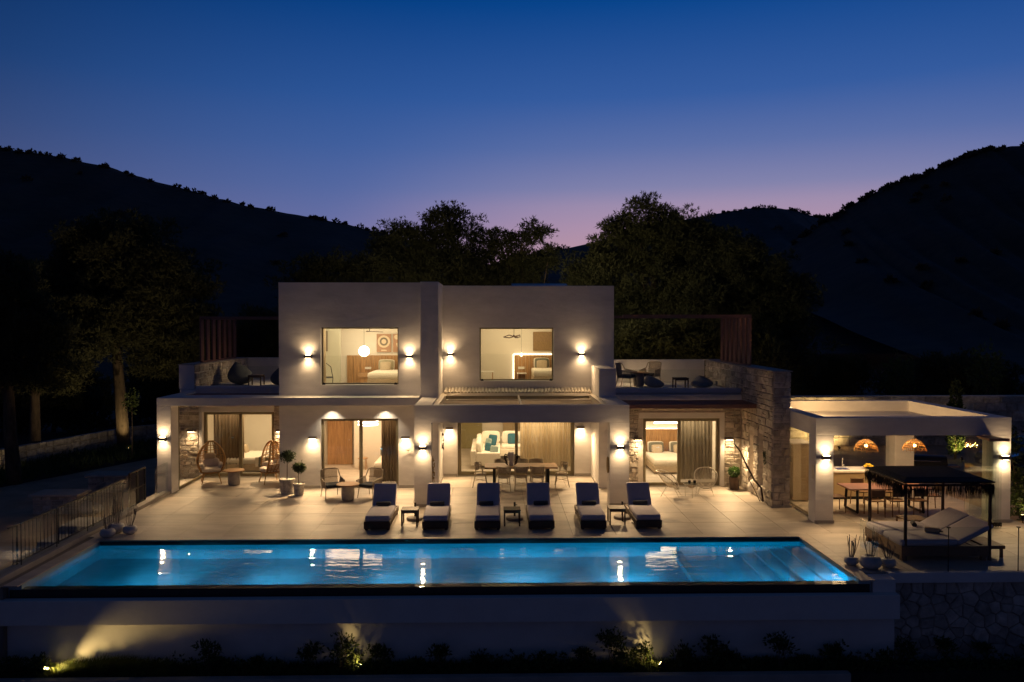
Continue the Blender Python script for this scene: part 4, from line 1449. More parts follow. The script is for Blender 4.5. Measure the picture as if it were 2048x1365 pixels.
MB().tube([(-1.0, -.92, 1.82), (1.05, -.92, 1.82), (.95, .92, 1.82), (-1.0, .92, 1.82)], .03, 6, closed=True).build("canopy_ring", DTEAK, cb)
t = thing("rolled_towel", "dark rolled towel lying at the back of the daybed", "towel", (10.75, 20.15, .56))
MB().tube([(-.15, 0, 0), (.15, 0, 0)], .06, 12).build("roll", DARKFAB, t, rz=R(70))
t = thing("rolled_towel", "beige and dark rolled towel at the front of the daybed", "towel", (10.85, 19.45, .575))
MB().tube([(-.17, 0, 0), (.16, 0, 0)], .065, 12).build("roll", BEIGE, t, rz=R(-35))
MB().lathe([(.064, -.012), (.067, 0), (.03, .004)], 12).build("dark_end", DARKFAB, t, loc=(.14, -.10, 0))
make_side_table("slatted side table standing behind the daybed", (11.35, 21.35, 0), .6, .42, TEAK)

# --- pavilion kitchen
ct = thing("kitchen_counter", "white topped kitchen counter with a sand coloured front", "counter", (11.3, 25.85, 0))
MB().box(-1.70, 1.68, -.42, .42, .88, .93).build("worktop", MARBLE, ct, bevel=.004)
MB().box(-1.66, 1.62, -.38, .40, .10, .878).build("cabinet", CABINET, ct)
MB().box(-1.60, 1.58, -.33, .36, 0, .098).build("toe_kick", BLACK, ct)
MB().box(-.12, .28, -.18, .16, .931, .936).build("sink", STEEL, ct)
fc = thing("kitchen_tap", "tall chrome tap beside the sink", "tap", (11.50, 26.08, .936))
MB().tube([(0, 0, 0), (0, 0, .26), (-.02, -.05, .33), (-.06, -.14, .32), (-.07, -.17, .26)], .014, 8).build("spout", STEEL, fc, smooth=True)
MB().tube([(.0, 0, .06), (.07, -.02, .09)], .009, 6).build("lever", STEEL, fc)
fb = thing("fruit_bowl", "bowl piled with yellow lemons on the counter", "bowl", (12.25, 25.8, .93))
MB().lathe([(.08, 0), (.13, .03), (.19, .08), (.185, .085), (.12, .04), (.02, .02)], 20).build("bowl", CABINET, fb, smooth=True)
for k in range(11):
    a = k * 2.399
    r_ = .115 if k < 7 else .05
    MB().pillow((r_ * math.cos(a), r_ * math.sin(a), .09 if k < 7 else .145), (.10, .075, .075), e=1, ez=1, rz=a, nu=10, nv=6).build("lemon", LEMON, fb, smooth=True)
tb = thing("pavilion_table", "long reddish wood table with black frame legs in the pavilion", "table", (11.85, 23.95, 0))
for k in range(3):
    MB().box(-1.25, 1.25, -.46 + k * .308, -.154 + k * .308, .71, .75).build("top_board", mat("red_wood_board", (.30, .145, .085), .4, var=.2, vscale=3, stretch=(.6, 7, 7)), tb, bevel=.003)
for s in (-1, 1):
    MB().tube([(s * .98, -.36, .705), (s * 1.0, -.42, .035), (s * 1.0, .42, .035), (s * .98, .36, .705)], .045, 4).build("leg_frame", BLACK, tb)


def plain_chair(label, loc, rz):
    t = thing("kitchen_chair", label, "chair", loc, rz, "wooden chairs in the pavilion")
    for sx in (-1, 1):
        MB().tube([(sx * .20, -.20, .45), (sx * .21, -.21, 0)], .015, 6).build("leg", TEAK, t)
        MB().tube([(sx * .20, .24, .82), (sx * .20, .20, .45), (sx * .21, .23, 0)], .015, 6).build("leg", TEAK, t)
    MB().box(-.22, .22, -.22, .20, .44, .475).build("seat", TEAK, t, bevel=.01)
    MB().box(-.19, .19, .215, .24, .60, .80).build("back_panel", DTEAK, t, bevel=.008)
    return t


kc0 = plain_chair("wooden chair at the west head of the pavilion table", (10.35, 23.9, 0), R(90))
for x, y, a, lb in ((11.25, 23.30, 180, "wooden chair on the pool side of the pavilion table, west place"), (11.90, 23.32, 180, "wooden chair on the pool side of the pavilion table, middle place"),
                    (12.55, 23.35, 180, "wooden chair on the pool side of the pavilion table, east place"), (13.35, 24.0, -92, "wooden chair at the east head of the pavilion table"),
                    (11.45, 24.65, 0, "wooden chair on the counter side of the pavilion table, west place"), (12.30, 24.62, 0, "wooden chair on the counter side of the pavilion table, east place")):
    again(kc0, lb, (x, y, 0), R(a))


def pendant(label, loc, drop):
    t = thing("rattan_pendant", label, "pendant lamp", loc, 0, "rattan pendant lamps in the pavilion")
    prof = [(.07, .30), (.20, .24), (.29, .14), (.335, .03), (.345, 0)]
    sh = MB()
    for k in range(34):
        a = k * 2 * math.pi / 34
        sh.tube([(r_ * math.cos(a), r_ * math.sin(a), z_) for r_, z_ in prof], .010, 4)
    for r_, z_ in ((.13, .275), (.245, .19), (.315, .09), (.345, 0)):
        sh.tube([(r_ * math.cos(a), r_ * math.sin(a), z_) for a in np.linspace(0, 6.283, 33)[:-1]], .009, 4, closed=True)
    sh.build("rattan_shade", RATTAN, t)
    tl = MB()
    for k in range(16):
        a = k * .3927
        tl.tube([(.34 * math.cos(a), .34 * math.sin(a), 0), (.35 * math.cos(a), .35 * math.sin(a), -.06)], .006, 4)
    tl.build("tassels", RATTAN, t)
    MB().tube([(0, 0, .30), (0, 0, drop)], .006, 5).tube([(.08, 0, .29), (0, 0, .42), (-.08, 0, .29)], .004, 4).build("cord", BLACK, t)
    MB().pillow((0, 0, .12), (.09, .09, .11), e=1, ez=1, nu=12, nv=8).build("bulb", emit("amber_bulb", (1, .55, .16), 14), t, smooth=True)
    light('POINT', "pendant_glow", (0, 0, .12), 46, (1, .50, .13), t, size=.06)
    return t


p0 = pendant("glowing rattan pendant above the west half of the pavilion table", (11.50, 24.4, 1.80), .75)
again(p0, "glowing rattan pendant above the east half of the pavilion table", (13.02, 24.4, 1.80))
# tall unit in the west bay of the pavilion
t = thing("kitchen_cupboard", "tall sand coloured cupboard with a black oven behind the west glazing", "cupboard", (9.75, 25.3, 0))
MB().box(-.22, .35, -.1, .75, .05, 1.85).build("carcass", CABINET, t)
MB().box(-.232, -.222, .05, .60, 1.25, 1.80).build("oven_front", BLACK, t)
MB().box(-.28, .38, -.14, .78, 1.852, 1.89).build("top_shelf", MARBLE, t)

# --- roof terraces
def bean(label, loc, rz, m=BEAN, s=1.):
    t = thing("bean_bag", label, "bean bag", loc, rz, "bean bags on the roof terraces")
    vs, fs = [], []
    nu, nv = 22, 12
    for i in range(nv + 1):
        v_ = i / nv
        for j in range(nu):
            a = 2 * math.pi * j / nu
            r_ = (.55 * math.sin(math.pi * min(1, .12 + .88 * (1 - v_))) ** .6) * (1 - .55 * v_) + .02
            vs.append((s * (r_ * math.cos(a) * 1.15), s * (r_ * math.sin(a) + .30 * v_ ** 1.5), s * (.80 * v_ ** 1.05 * (1 - .12 * math.cos(a) * v_))))
    for i in range(nv):
        for j in range(nu):
            fs.append((i * nu + j, i * nu + (j + 1) % nu, (i + 1) * nu + (j + 1) % nu, (i + 1) * nu + j))
    fs.append(tuple(range(nu))[::-1])
    MB().add(vs, fs).build("bag", m, t, smooth=True)
    MB().tube([(0, .30 * s, .78 * s), (.02, .34 * s, .86 * s), (.04, .30 * s, .80 * s)], .012, 5).build("handle", m, t)
    return t


b0 = bean("dark bean bag in the corner of the roof terrace above the porch", (-9.95, 31.3, 3.315), R(20))
again(b0, "dark bean bag beside the white upper wall on the porch roof terrace", (-8.35, 31.0, 3.315), R(-70))
b1 = bean("pale bean bag beside the round table on the east roof terrace", (6.0, 29.6, 3.305), R(60), mat("pale_canvas", (.38, .36, .34), .9), .85)
again(b1, "pale flat bean bag against the stone parapet on the east roof terrace", (7.65, 29.4, 3.305), R(-30))
for o in bpy.data.objects:
    if o.name.startswith("bean_bag") and "pale" in o["label"]:
        o.scale.z = .6
s_ = make_side_table("small dark table between the bean bags on the porch roof terrace", (-9.25, 31.0, 3.315), .5, .4)
again(s_, "small dark table between the pale bean bags on the east roof terrace", (6.85, 29.3, 3.305))
again(rc0, "rope armchair nearest the white wall on the east roof terrace", (4.95, 30.0, 3.305), R(60))
again(rc0, "rope armchair beyond the round table on the east roof terrace", (6.05, 30.8, 3.305), R(-40))
again(rt0, "round table with stone drum on the east roof terrace", (5.5, 30.4, 3.305))
again(rc0, "rope armchair at the back of the porch roof terrace", (-8.4, 33.6, 3.315), R(-20))

# ============================================================ INTERIORS
def bed(name, label, loc, rz, w=1.7, l=2.0, throw=None, back=None):
    t = thing(name, label, "bed", loc, rz)
    MB().box(-w / 2, w / 2, 0, l, .06, .30).build("base", BEIGE, t, bevel=.02)
    MB().pillow((0, l / 2, .42), (w + .02, l + .02, .28), e=.08, ez=.3, nu=28, nv=8).build("mattress", LINEN, t, smooth=True)
    if throw:
        for k in range(throw[0]):
            y0 = .05 + k * throw[1]
            MB().box(-w / 2 - .02, w / 2 + .02, y0, y0 + throw[1] * .94, .20, .575).build("throw_stripe", GREYLIN if k % 2 == 0 else LINEN, t, bevel=.02)
    for s in (-1, 1):
        MB().pillow((s * w * .25, l - .12, .74), (.66, .18, .44), e=1.0, ez=.32, rx=R(-14)).build("pillow", LINEN, t, smooth=True)
        MB().pillow((s * w * .25, l - .26, .74), (.60, .15, .42), e=1.0, ez=.32, rx=R(-14)).build("back_pillow", back or GREYLIN, t, smooth=True)
        MB().pillow((s * w * .25, l - .42, .70), (.44, .14, .34), e=1.0, ez=.32, rx=R(-16)).build("accent_cushion", BEIGE, t, smooth=True)
    return t


def headboard(name, label, x0, x1, y, z0, z1, step=.11):
    t = thing(name, label, "headboard", (x0, y, z0))
    n = max(2, int((x1 - x0) / step))
    for k in range(n):
        a = (x1 - x0) * k / n
        MB().box(a + .004, a + (x1 - x0) / n - .004, -.04 - .015 * (k % 2), 0, 0, z1 - z0).build("board", OAK, t)
    MB().box(0, x1 - x0, -.045, -.0, z1 - z0 + .002, z1 - z0 + .02).build("top_cap", OAKH, t)
    return t


def framed(name, label, x0, x1, y, z0, z1, bg=ART, kind=0):
    t = thing(name, label, "picture", ((x0 + x1) / 2, y, (z0 + z1) / 2))
    w, h = (x1 - x0) / 2, (z1 - z0) / 2
    MB().box(-w, w, -.03, -.003, -h, h).build("canvas", bg, t)
    yy = -.034
    disc = lambda r0, r1, m, nm, cx=0, cz=.06, a0=0, a1=6.2832: MB().add(
        [p for a in np.linspace(a0, a1, 29) for p in ((cx + r0 * math.cos(a), yy, cz + r0 * math.sin(a)), (cx + r1 * math.cos(a), yy, cz + r1 * math.sin(a)))],
        [(2 * i, 2 * i + 1, 2 * i + 3, 2 * i + 2) for i in range(28)]).build(nm, m, t)
    if kind == 1:
        disc(.17, .25, ARTC, "pale_ring"), disc(.10, .165, ARTG, "grey_ring"), disc(.0, .095, ARTC, "pale_disc")
        MB().box(-.11, .11, -.0335, -.031, -.33, -.27).build("pale_bar", ARTC, t)
    elif kind == 2:
        disc(.17, .25, ARTC, "pale_arc", .1, .0, 3.14, 6.2832), disc(.0, .10, ARTC, "pale_disc", -.12, .24), disc(.0, .10, ARTC, "pale_disc", .14, .24)
    elif kind == 3:
        MB().box(-w - .012, w + .012, -.04, -.031, h, h + .015).box(-w - .012, w + .012, -.04, -.031, -h - .015, -h).box(-w - .012, -w, -.04, -.031, -h, h).box(w, w + .012, -.04, -.031, -h, h).build("frame", FRAME, t)
    return t


def curtain(label, x0, x1, y, z0, z1, m, waves, amp=.05):
    t = thing("curtain", label, "curtain", (x0, y, z0))
    MB().drape(0, x1 - x0, 0, 0, z1 - z0, waves, amp).build("fabric", m, t, smooth=True)
    MB().tube([(-.05, 0, z1 - z0 + .015), (x1 - x0 + .05, 0, z1 - z0 + .015)], .012, 6).build("rail", ALU, t)
    return t


# west bedroom
t = thing("oak_door", "tall oak veneered door at the back of the west bedroom", "door", (-6.25, 32.12, .03))
for k in range(3):
    MB().box(-.50 + k * .335, -.172 + k * .335, -.05, 0, 0, 2.45).build("panel", OAK, t)
MB().tube([(.42, -.06, 1.0), (.42, -.10, 1.0), (.34, -.10, 1.0)], .01, 6).build("handle", STEEL, t)
tag(MB().box(-5.55, -2.8, 31.35, 31.5, .03, 2.61).build("partition_wall", INT_WALL), "white partition wall inside the bedroom with the ring pendant", "wall")
curtain("brown curtain drawn across the east half of the west bedroom door", -4.08, -3.38, 28.55, .04, 2.56, CURTAIN, 8)
t = thing("ring_pendant", "double ring pendant light in the west bedroom", "pendant lamp", (-4.72, 29.6, 2.02))
for k, z in enumerate((.06, -.06)):
    MB().tube([(.36 * math.cos(a), .36 * math.sin(a), z) for a in np.linspace(0, 6.283, 41)[:-1]], .022, 6, closed=True).build("ring", emit("ring_light", (1, .72, .55), 7), t)
MB().tube([(0, 0, .06), (0, 0, .58)], .004, 4).tube([(-.36, 0, .06), (0, 0, .30), (.36, 0, .06)], .003, 4).build("cord", BLACK, t)
t = thing("wood_stool", "light wooden stool by the partition wall", "stool", (-5.15, 31.0, .03), R(15))
MB().lathe([(.19, .42), (.20, .435), (.19, .45)], 18).build("seat", OAKH, t)
for k in range(4):
    a = k * 1.571 + .5
    MB().tube([(.15 * math.cos(a), .15 * math.sin(a), .42), (.19 * math.cos(a), .19 * math.sin(a), 0)], .016, 6).build("leg", OAKH, t)
bed("single_bed", "white bed half hidden by the brown curtain", (-3.85, 29.3, .03), 0, 1.25, 1.9)

# porch bedroom
curtain("brown curtain behind the first egg chair", -10.75, -9.60, 30.55, .04, 2.6, CURTAIN, 9)
bed("striped_bed", "bed with grey striped throw behind the egg chairs", (-8.35, 31.4, .03), R(90), 1.8, 2.0, (6, .13))
t = thing("ceiling_fan_lamp", "bright fan shaped ceiling lamp in the porch bedroom", "ceiling lamp", (-8.55, 31.2, 2.36))
for k in range(5):
    a = k * 1.2566
    MB().obox((.30 * math.cos(a), .30 * math.sin(a), 0), (.50, .09, .02), rz=a).build("blade", emit("fan_lamp_glow", (1, .70, .40), 5), t)
MB().tube([(0, 0, 0), (0, 0, .28)], .02, 6).build("stem", STEEL, t)

# living room
so = thing("corner_sofa", "white corner sofa with loose back cushions", "sofa", (-.75, 31.2, .03))
MB().box(0, .95, 0, 3.0, .12, .42).box(.952, 2.3, 2.05, 3.0, .12, .42).build("base", SOFA, so, bevel=.03)
MB().box(0, .95, -.20, -.002, .12, .62).box(-.22, -.002, -.2, 3.2, .12, .70).box(0, 2.3, 3.002, 3.22, .12, .78).build("arm_and_back", SOFA, so, bevel=.04)
for y in (.5, 1.45, 2.4):
    MB().pillow((.48, y, .47), (.93, .92, .18), e=.15, ez=.35).build("seat_cushion", SOFA, so, smooth=True)
    MB().pillow((.10, y, .75), (.22, .86, .50), e=.4, ez=.45, ry=R(-10)).build("back_cushion", SOFA, so, smooth=True)
for x in (.55, 1.42, 2.1):
    MB().pillow((x, 2.88, .80), (.80, .24, .55), e=.4, ez=.45, rx=R(-10)).build("back_cushion", SOFA, so, smooth=True)
    MB().pillow((x, 2.52, .47), (.84, .92, .18), e=.15, ez=.35).build("seat_cushion", SOFA, so, smooth=True)
for x, y in ((.08, -.12), (.85, -.12), (2.2, 2.15), (2.2, 2.95), (.08, 2.9)):
    MB().box(x - .03, x + .03, y - .03, y + .03, 0, .118).build("foot", STEEL, so)
for x, y, z, sz, a, m, lb in ((-.12, 33.45, .80, .46, -40, TEAL, "dark teal cushion in the corner of the sofa"), (-.30, 32.75, .76, .44, -60, PALETEAL, "pale aqua cushion beside the dark teal one"),
                              (-.30, 32.0, .70, .40, -60, TEAL, "teal cushion on the near arm of the sofa"), (-.05, 31.55, .66, .36, -30, PALETEAL, "small aqua cushion at the near end of the sofa"),
                              (.75, 33.82, .80, .46, 0, TEAL, "square teal cushion in the middle of the sofa back"), (1.38, 33.85, .76, .42, 4, PALETEAL, "patterned pale cushion next to the curtain")):
    o = MB().pillow((0, 0, 0), (sz, .15, sz), e=1.0, ez=.32, rx=R(-14), rz=R(a)).build("sofa_cushion", m, None, smooth=True)
    o.location = (x, y, z)
    tag(o, lb, "cushion", "cushions on the sofa")
curtain("cream sheer curtain across the east half of the living room window", .98, 3.1, 31.3, .04, 2.66, SHEER, 12, .07)
t = thing("hall_door", "olive panelled door at the back of the living room", "door", (-1.25, 36.15, .03))
MB().box(-.55, .65, -.05, 0, 0, 2.5).build("leaf", DOORP, t)
MB().tube([(.52, -.06, 1.05), (.52, -.11, 1.05), (.42, -.11, 1.05)], .012, 6).build("handle", STEEL, t)
t = thing("wardrobe", "beige panelled wardrobe at the back of the living room", "wardrobe", (1.0, 36.15, .03))
for k in range(3):
    MB().box(-.65 + k * .5, -.16 + k * .5, -.08, 0, 0, 2.55).build("panel", CABINET, t)
framed("dark_picture", "small dark picture high on the living room back wall", 1.75, 2.05, 36.15, 1.9, 2.5, ARTG)

# east bedroom
headboard("oak_headboard", "pale oak slatted headboard in the stone walled bedroom", 4.9, 8.25, 31.98, .03, 1.42, .12)
tag(MB().box(4.9, 8.25, 31.93, 31.95, 1.46, 1.475).build("led_strip", LEDM), "glowing strip above the headboard in the stone walled bedroom", "light strip")
framed("large_picture", "large pale framed picture above the bed in the stone walled bedroom", 5.75, 8.1, 31.98, 1.78, 2.55, mat("pale_drawing", (.60, .54, .44), .8, var=.15, vscale=2), 3)
bed("double_bed", "white double bed with grey bordered pillows in the stone walled bedroom", (6.85, 29.75, .03), 0, 1.75, 2.05)
curtain("taupe curtain across the east half of the stone bedroom door", 6.66, 7.9, 28.75, .04, 2.6, mat("light_taupe_curtain", (.36, .31, .23), .9, var=.1, vscale=3, stretch=(6, 6, .3), trans=.15), 9, .055)
t = thing("bedside_table", "small oak bedside table with slanted legs", "bedside table", (5.62, 31.2, .03))
MB().box(-.24, .24, -.2, .2, .34, .48).build("drawer", OAKH, t, bevel=.006)
for sx in (-1, 1):
    MB().tube([(sx * .18, -.15, .34), (sx * .22, -.18, 0)], .016, 6).tube([(sx * .18, .15, .34), (sx * .22, .18, 0)], .016, 6).build("leg_pair", OAKH, t)
t = thing("globe_pendant", "hanging globe lamp beside the bed in the stone walled bedroom", "pendant lamp", (5.78, 31.2, 1.36))
MB().pillow((0, 0, 0), (.24, .24, .24), e=1, ez=1, nu=18, nv=12).build("globe", GLOBE, t, smooth=True)
MB().tube([(0, 0, .12), (-.04, 0, .2), (-.04, 0, .45), (0, 0, .52), (.04, 0, .45), (.04, 0, .2), (0, 0, .12)], .009, 5).tube([(0, 0, .52), (0, 0, 1.3)], .004, 4).build("loop", BLACK, t)
t = thing("linear_pendant", "long glowing bar pendant in the stone walled bedroom", "pendant lamp", (6.42, 29.4, 2.02))
MB().tube([(-.52, 0, 0), (.55, 0, 0)], .032, 8).build("bar", GLOBE, t)
MB().tube([(-.3, 0, .03), (-.3, 0, .68)], .003, 4).tube([(.3, 0, .03), (.3, 0, .68)], .003, 4).build("wires", BLACK, t)

# upper west bedroom
headboard("slatted_headboard", "oak slatted headboard in the room with round art", -6.0, -2.8, 32.36, 3.30, 4.40, .13)
framed("round_print", "terracotta print with pale and grey rings", -4.80, -4.22, 32.36, 4.55, 5.28, ART, 1)
framed("arc_print", "terracotta print with pale arcs at the window edge", -4.14, -3.60, 32.36, 4.55, 5.28, ART, 2)
tag(MB().box(-6.98, -6.05, 31.2, 31.3, 3.3, 5.75).build("partition_wall", mat("mirror_green_paint", (.52, .52, .43), .4, var=.02)), "pale green grey partition beside the headboard upstairs", "wall")
framed("bark_picture", "narrow dark textured picture on the green grey partition", -6.75, -6.53, 31.18, 4.62, 5.42, ARTG)
MBo = thing("globe_pendant", "large bright round pendant in front of the oak slatted headboard", "pendant lamp", (-5.14, 31.3, 4.62))
MB().pillow((0, 0, 0), (.42, .42, .42), e=1, ez=1, nu=22, nv=14).build("globe", emit("paper_globe", (1, .84, .58), 9), MBo, smooth=True)
MB().tube([(0, 0, .2), (0, 0, 1.55)], .006, 5).build("cord", BLACK, MBo)
bed("double_bed", "white bed with beige cushions in the upper room with round art", (-3.9, 30.2, 3.30), 0, 1.9, 2.05, None, mat("sage_linen", (.34, .30, .20), .9))
t = thing("bedside_table", "oak bedside shelf under the socket in the upper room", "bedside table", (-5.2, 32.1, 3.30))
MB().box(-.28, .28, -.22, .2, .25, .42).build("drawer", OAKH, t, bevel=.006)
MB().box(-.24, .24, -.18, .18, 0, .248).build("plinth", OAK, t)
tag(MB().box(-5.27, -5.02, 32.285, 32.297, 3.86, 3.95).build("socket_plate", MARBLE), "white socket plate on the oak slatted headboard with round art", "socket")
curtain("cream curtain at the west edge of the upper window with round art", -6.32, -6.0, 28.3, 3.32, 5.95, SHEER, 3)
t = thing("arc_chair", "thin curved wire chair behind the curtain upstairs", "chair", (-6.15, 29.2, 3.30), R(30))
MB().tube([(-.2, 0, 0), (-.24, .05, .4), (-.12, .22, .85), (.05, .26, .95), (.22, .22, .8), (.24, .05, .4), (.2, 0, 0)], .014, 6).build("frame", BLACK, t)
MB().lathe([(.22, .42), (.23, .45), (.2, .46)], 14).build("seat", DARKFAB, t)
t = thing("fan_blade_lamp", "thin dark ceiling fan in the upper room with round art", "ceiling fan", (-4.75, 30.2, 5.40))
MB().obox((.2, 0, 0), (.62, .10, .02), ry=R(3)).build("blade", DTEAK, t)
MB().obox((-.1, .3, 0), (.10, .5, .02)).build("blade", DTEAK, t)
MB().tube([(0, 0, 0), (0, 0, .75)], .012, 6).build("stem", BLACK, t)

# upper east bedroom
headboard("dark_headboard", "oak slatted headboard lit from its edges in the upper east room", .80, 3.6, 33.36, 3.32, 4.36, .15)
tag(MB().box(.78, 3.6, 33.37, 33.39, 4.40, 4.42).box(.75, .77, 33.37, 33.39, 3.4, 4.42).build("led_strip", LEDM), "glowing strip around the headboard in the upper east room", "light strip")
framed("woven_picture", "square tan woven wood panel above the bed in the upper east room", 1.58, 2.5, 33.36, 4.56, 5.36, mat("woven_tan", (.27, .175, .085), .8, var=.2, vscale=25))
bed("double_bed", "bed with dark grey pillows in the upper east room", (2.35, 31.25, 3.32), 0, 1.7, 2.0)
t = thing("fan_lamp", "brown looped ceiling fan in the upper east room", "ceiling fan", (.75, 32.0, 5.18))
for k in range(3):
    a = k * 2.09 + .4
    MB().tube([(0, 0, 0), (.25 * math.cos(a), .25 * math.sin(a), .06), (.42 * math.cos(a + .5), .42 * math.sin(a + .5), -.02), (.2 * math.cos(a + .9), .2 * math.sin(a + .9), -.05), (0, 0, 0)], .022, 6).build("blade", DTEAK, t)
MB().tube([(0, 0, 0), (0, 0, 1.0)], .010, 6).build("stem", BLACK, t)
t = thing("bulb_pendant", "small bright bulb pendant over the bedside in the upper east room", "pendant lamp", (1.08, 32.9, 4.42))
MB().pillow((0, 0, 0), (.10, .10, .12), e=1, ez=1, nu=12, nv=8).build("bulb", LENS, t, smooth=True)
MB().tube([(0, 0, .05), (0, 0, 1.75)], .004, 4).build("cord", BLACK, t)
light('POINT', "bulb_glow", (0, -.05, -.02), 6, (1, .7, .38), t, size=.05)
t = thing("bedside_shelf", "floating white bedside shelf in the upper east room", "bedside table", (1.1, 33.1, 3.62))
MB().box(-.2, .2, -.2, .19, 0, .03).build("board", MARBLE, t)
MB().box(-.18, -.15, -.18, .17, -.3, -.002).box(.15, .18, -.18, .17, -.3, -.002).build("leg_pair", OAK, t)
tag(MB().box(.95, 1.22, 33.285, 33.298, 3.80, 3.90).build("socket_plate", MARBLE), "white socket plate on the headboard in the upper east room", "socket")
t = thing("desk", "small pale desk at the west side of the upper east room", "desk", (-.45, 32.6, 3.32))
MB().box(-.4, .4, -.25, .25, .40, .43).build("top", MARBLE, t)
for sx in (-1, 1):
    MB().box(sx * .34 - .02, sx * .34 + .02, -.2, .2, 0, .398).build("side", OAK, t)

# ============================================================ BALUSTRADES, RAILING, GATE
gb = thing("glass_balustrade", "clear glass balustrade on the kerb along the driveway side", "balustrade", (-11.0, 17.5, .1))
ys = [17.45, 18.6, 20.1, 21.6, 23.1, 24.5]
for k in range(5):
    MB().box(-.006, .006, ys[k] - 17.5 + .02, ys[k + 1] - 17.5 - .02, .0, .95).build("pane", RAILGLASS, gb)
    MB().tube([(0, ys[k + 1] - 17.5, -.04), (0, ys[k + 1] - 17.5, .97)], .012, 6).build("post", BLACK, gb)
    MB().pillow((0, ys[k + 1] - 17.5, .98), (.05, .05, .03), e=1, ez=1, nu=8, nv=6).build("cap", STEEL, gb)
MB().box(-.04, .04, -.06, .0, -.1, .05).build("foot_clamp", ALU, gb)
t = thing("glass_balustrade", "clear glass panel in front of the porch corner post", "balustrade", (-10.95, 25.75, 0))
MB().box(-.006, .006, .02, 1.03, .05, 1.08).build("pane", RAILGLASS, t)
MB().box(-.02, .02, .0, 1.04, .0, .048).build("shoe", FRAME, t)
gb = thing("glass_balustrade", "clear glass balustrade along the deck edge beside the daybed", "balustrade", (8.7, 17.88, .03))
for k in range(4):
    x0 = .05 + k * 1.62
    MB().box(x0, x0 + 1.58, -.006, .006, .0, 1.02).build("pane", RAILGLASS, gb)
    MB().tube([(x0 + 1.6, 0, -.02), (x0 + 1.6, 0, 1.0)], .011, 6).build("post", BLACK, gb)
    MB().box(x0 + 1.56, x0 + 1.64, -.015, .015, 1.0, 1.03).build("cap", FRAME, gb)
MB().box(.02, .03, 0, .9, .0, 1.02).build("corner_pane", RAILGLASS, gb)

rl = thing("iron_railing", "dark iron stair railing along the driveway wall", "railing", (-11.32, 24.4, 0))
n = 34
for k in range(n + 1):
    y = -.08 - 5.5 * k / n
    r_ = .022 if k % 11 == 0 else .009
    MB().tube([(0, y, -.35 if k % 11 == 0 else .06), (0, y, .93)], r_, 5).build("baluster" if k % 11 else "post", BLACK, rl)
MB().box(-.03, .03, -5.75, 0, .93, .955).build("handrail", FRAME, rl)
MB().box(-.012, .012, -5.6, 0, .04, .065).build("bottom_rail", BLACK, rl)
gt = thing("iron_gate", "double leaf dark iron gate beside the porch post", "gate", (-11.2, 24.5, 0))
for q in range(2):
    y0 = q * .56
    f = MB().box(-.02, .02, y0, y0 + .035, .06, 1.12).box(-.02, .02, y0 + .51, y0 + .545, .06, 1.12)
    f.box(-.018, .018, y0 + .036, y0 + .509, 1.085, 1.12).box(-.018, .018, y0 + .036, y0 + .509, .06, .095).box(-.018, .018, y0 + .036, y0 + .509, .55, .58)
    lf = f.build("leaf", BLACK, gt)
    for k in range(6):
        y = y0 + .05 + .44 * (k + .5) / 6
        MB().box(-.008, .008, y - .008, y + .008, .096, 1.084).build("bar", BLACK, lf)
stx = thing("driveway_steps", "pale stone steps down to the driveway beyond the railing", "steps", (-12.1, 24.3, -1.0))
for k in range(5):
    MB().box(-.55, .62, -1.1 * k - 1.1, -1.1 * k, 0, .83 - .16 * k).build("step", CONCRETE, stx, bevel=.01)
sl = thing("step_light", "small bright recessed light on the steps below the railing", "light", (-11.62, 20.6, -.42))
MB().box(-.20, .20, -.04, .04, -.01, .02).build("casing", STEEL, sl)
MB().box(-.18, .18, -.05, .03, .021, .026).build("lens", emit("step_lens", (1, .86, .66), 10), sl)
light('SPOT', "step_glow", (0, -.08, .05), 5, (1, .8, .55), sl, target=(-.3, -.8, -.5), angle=140, size=.05)
for x, y, lb in ((-15.5, 28.6, "square stone pier with a pale cap nearest the pool on the driveway"), (-15.4, 32.2, "square stone pier with a pale cap further up the driveway")):
    t = thing("stone_pier", lb, "pier", (x, y, -1.0))
    MB().box(-.75, .75, -.4, .4, 0, .62).build("core", MORTAR, t)
    MB().box(-.85, .85, -.5, .5, .625, .70).build("cap", mat("pier_cap", (.50, .46, .40), .8), t, bevel=.01)
    stone_face(t, (x - .75, y - .4, -1.0), (1, 0, 0), (0, -1, 0), 1.5, .62, cw=(.2, .45), ch=(.12, .2), seed=int(y))
    stone_face(t, (x + .75, y - .4, -1.0), (0, 1, 0), (1, 0, 0), .8, .62, cw=(.2, .45), ch=(.12, .2), seed=int(y) + 1)
again(b1, "pale bean bag on the driveway near the first pier", (-14.2, 28.2, -1.0), R(40))
stem_pot("white pot on the driveway behind the railing", (-13.1, 25.2, -1.0), .34, 6, .4, "pots on the driveway")

# low field wall beyond the driveway
fw_ = thing("field_wall", "low dry stone wall beyond the driveway under the pines", "wall")
pts = [(-30, 33.2), (-22.5, 36.6), (-20.2, 44.5), (-14.5, 50)]
for k in range(3):
    a, b_ = Vector((*pts[k], 0)), Vector((*pts[k + 1], 0))
    u = (b_ - a).normalized()
    n_ = Vector((u.y, -u.x, 0))
    L = (b_ - a).length
    MB().prism([a + Vector((0, 0, -1)), b_ + Vector((0, 0, -1)), b_ - n_ * .4 + Vector((0, 0, -1)), a - n_ * .4 + Vector((0, 0, -1))], (0, 0, .95)).build("core", MORTAR, fw_)
    stone_face(fw_, tuple(a + Vector((0, 0, -1))), tuple(u), tuple(n_), L, 1.0, cw=(.35, .8), ch=(.2, .34), depth=.10, seed=30 + k)
rebase(fw_, (-22, 38, -1))
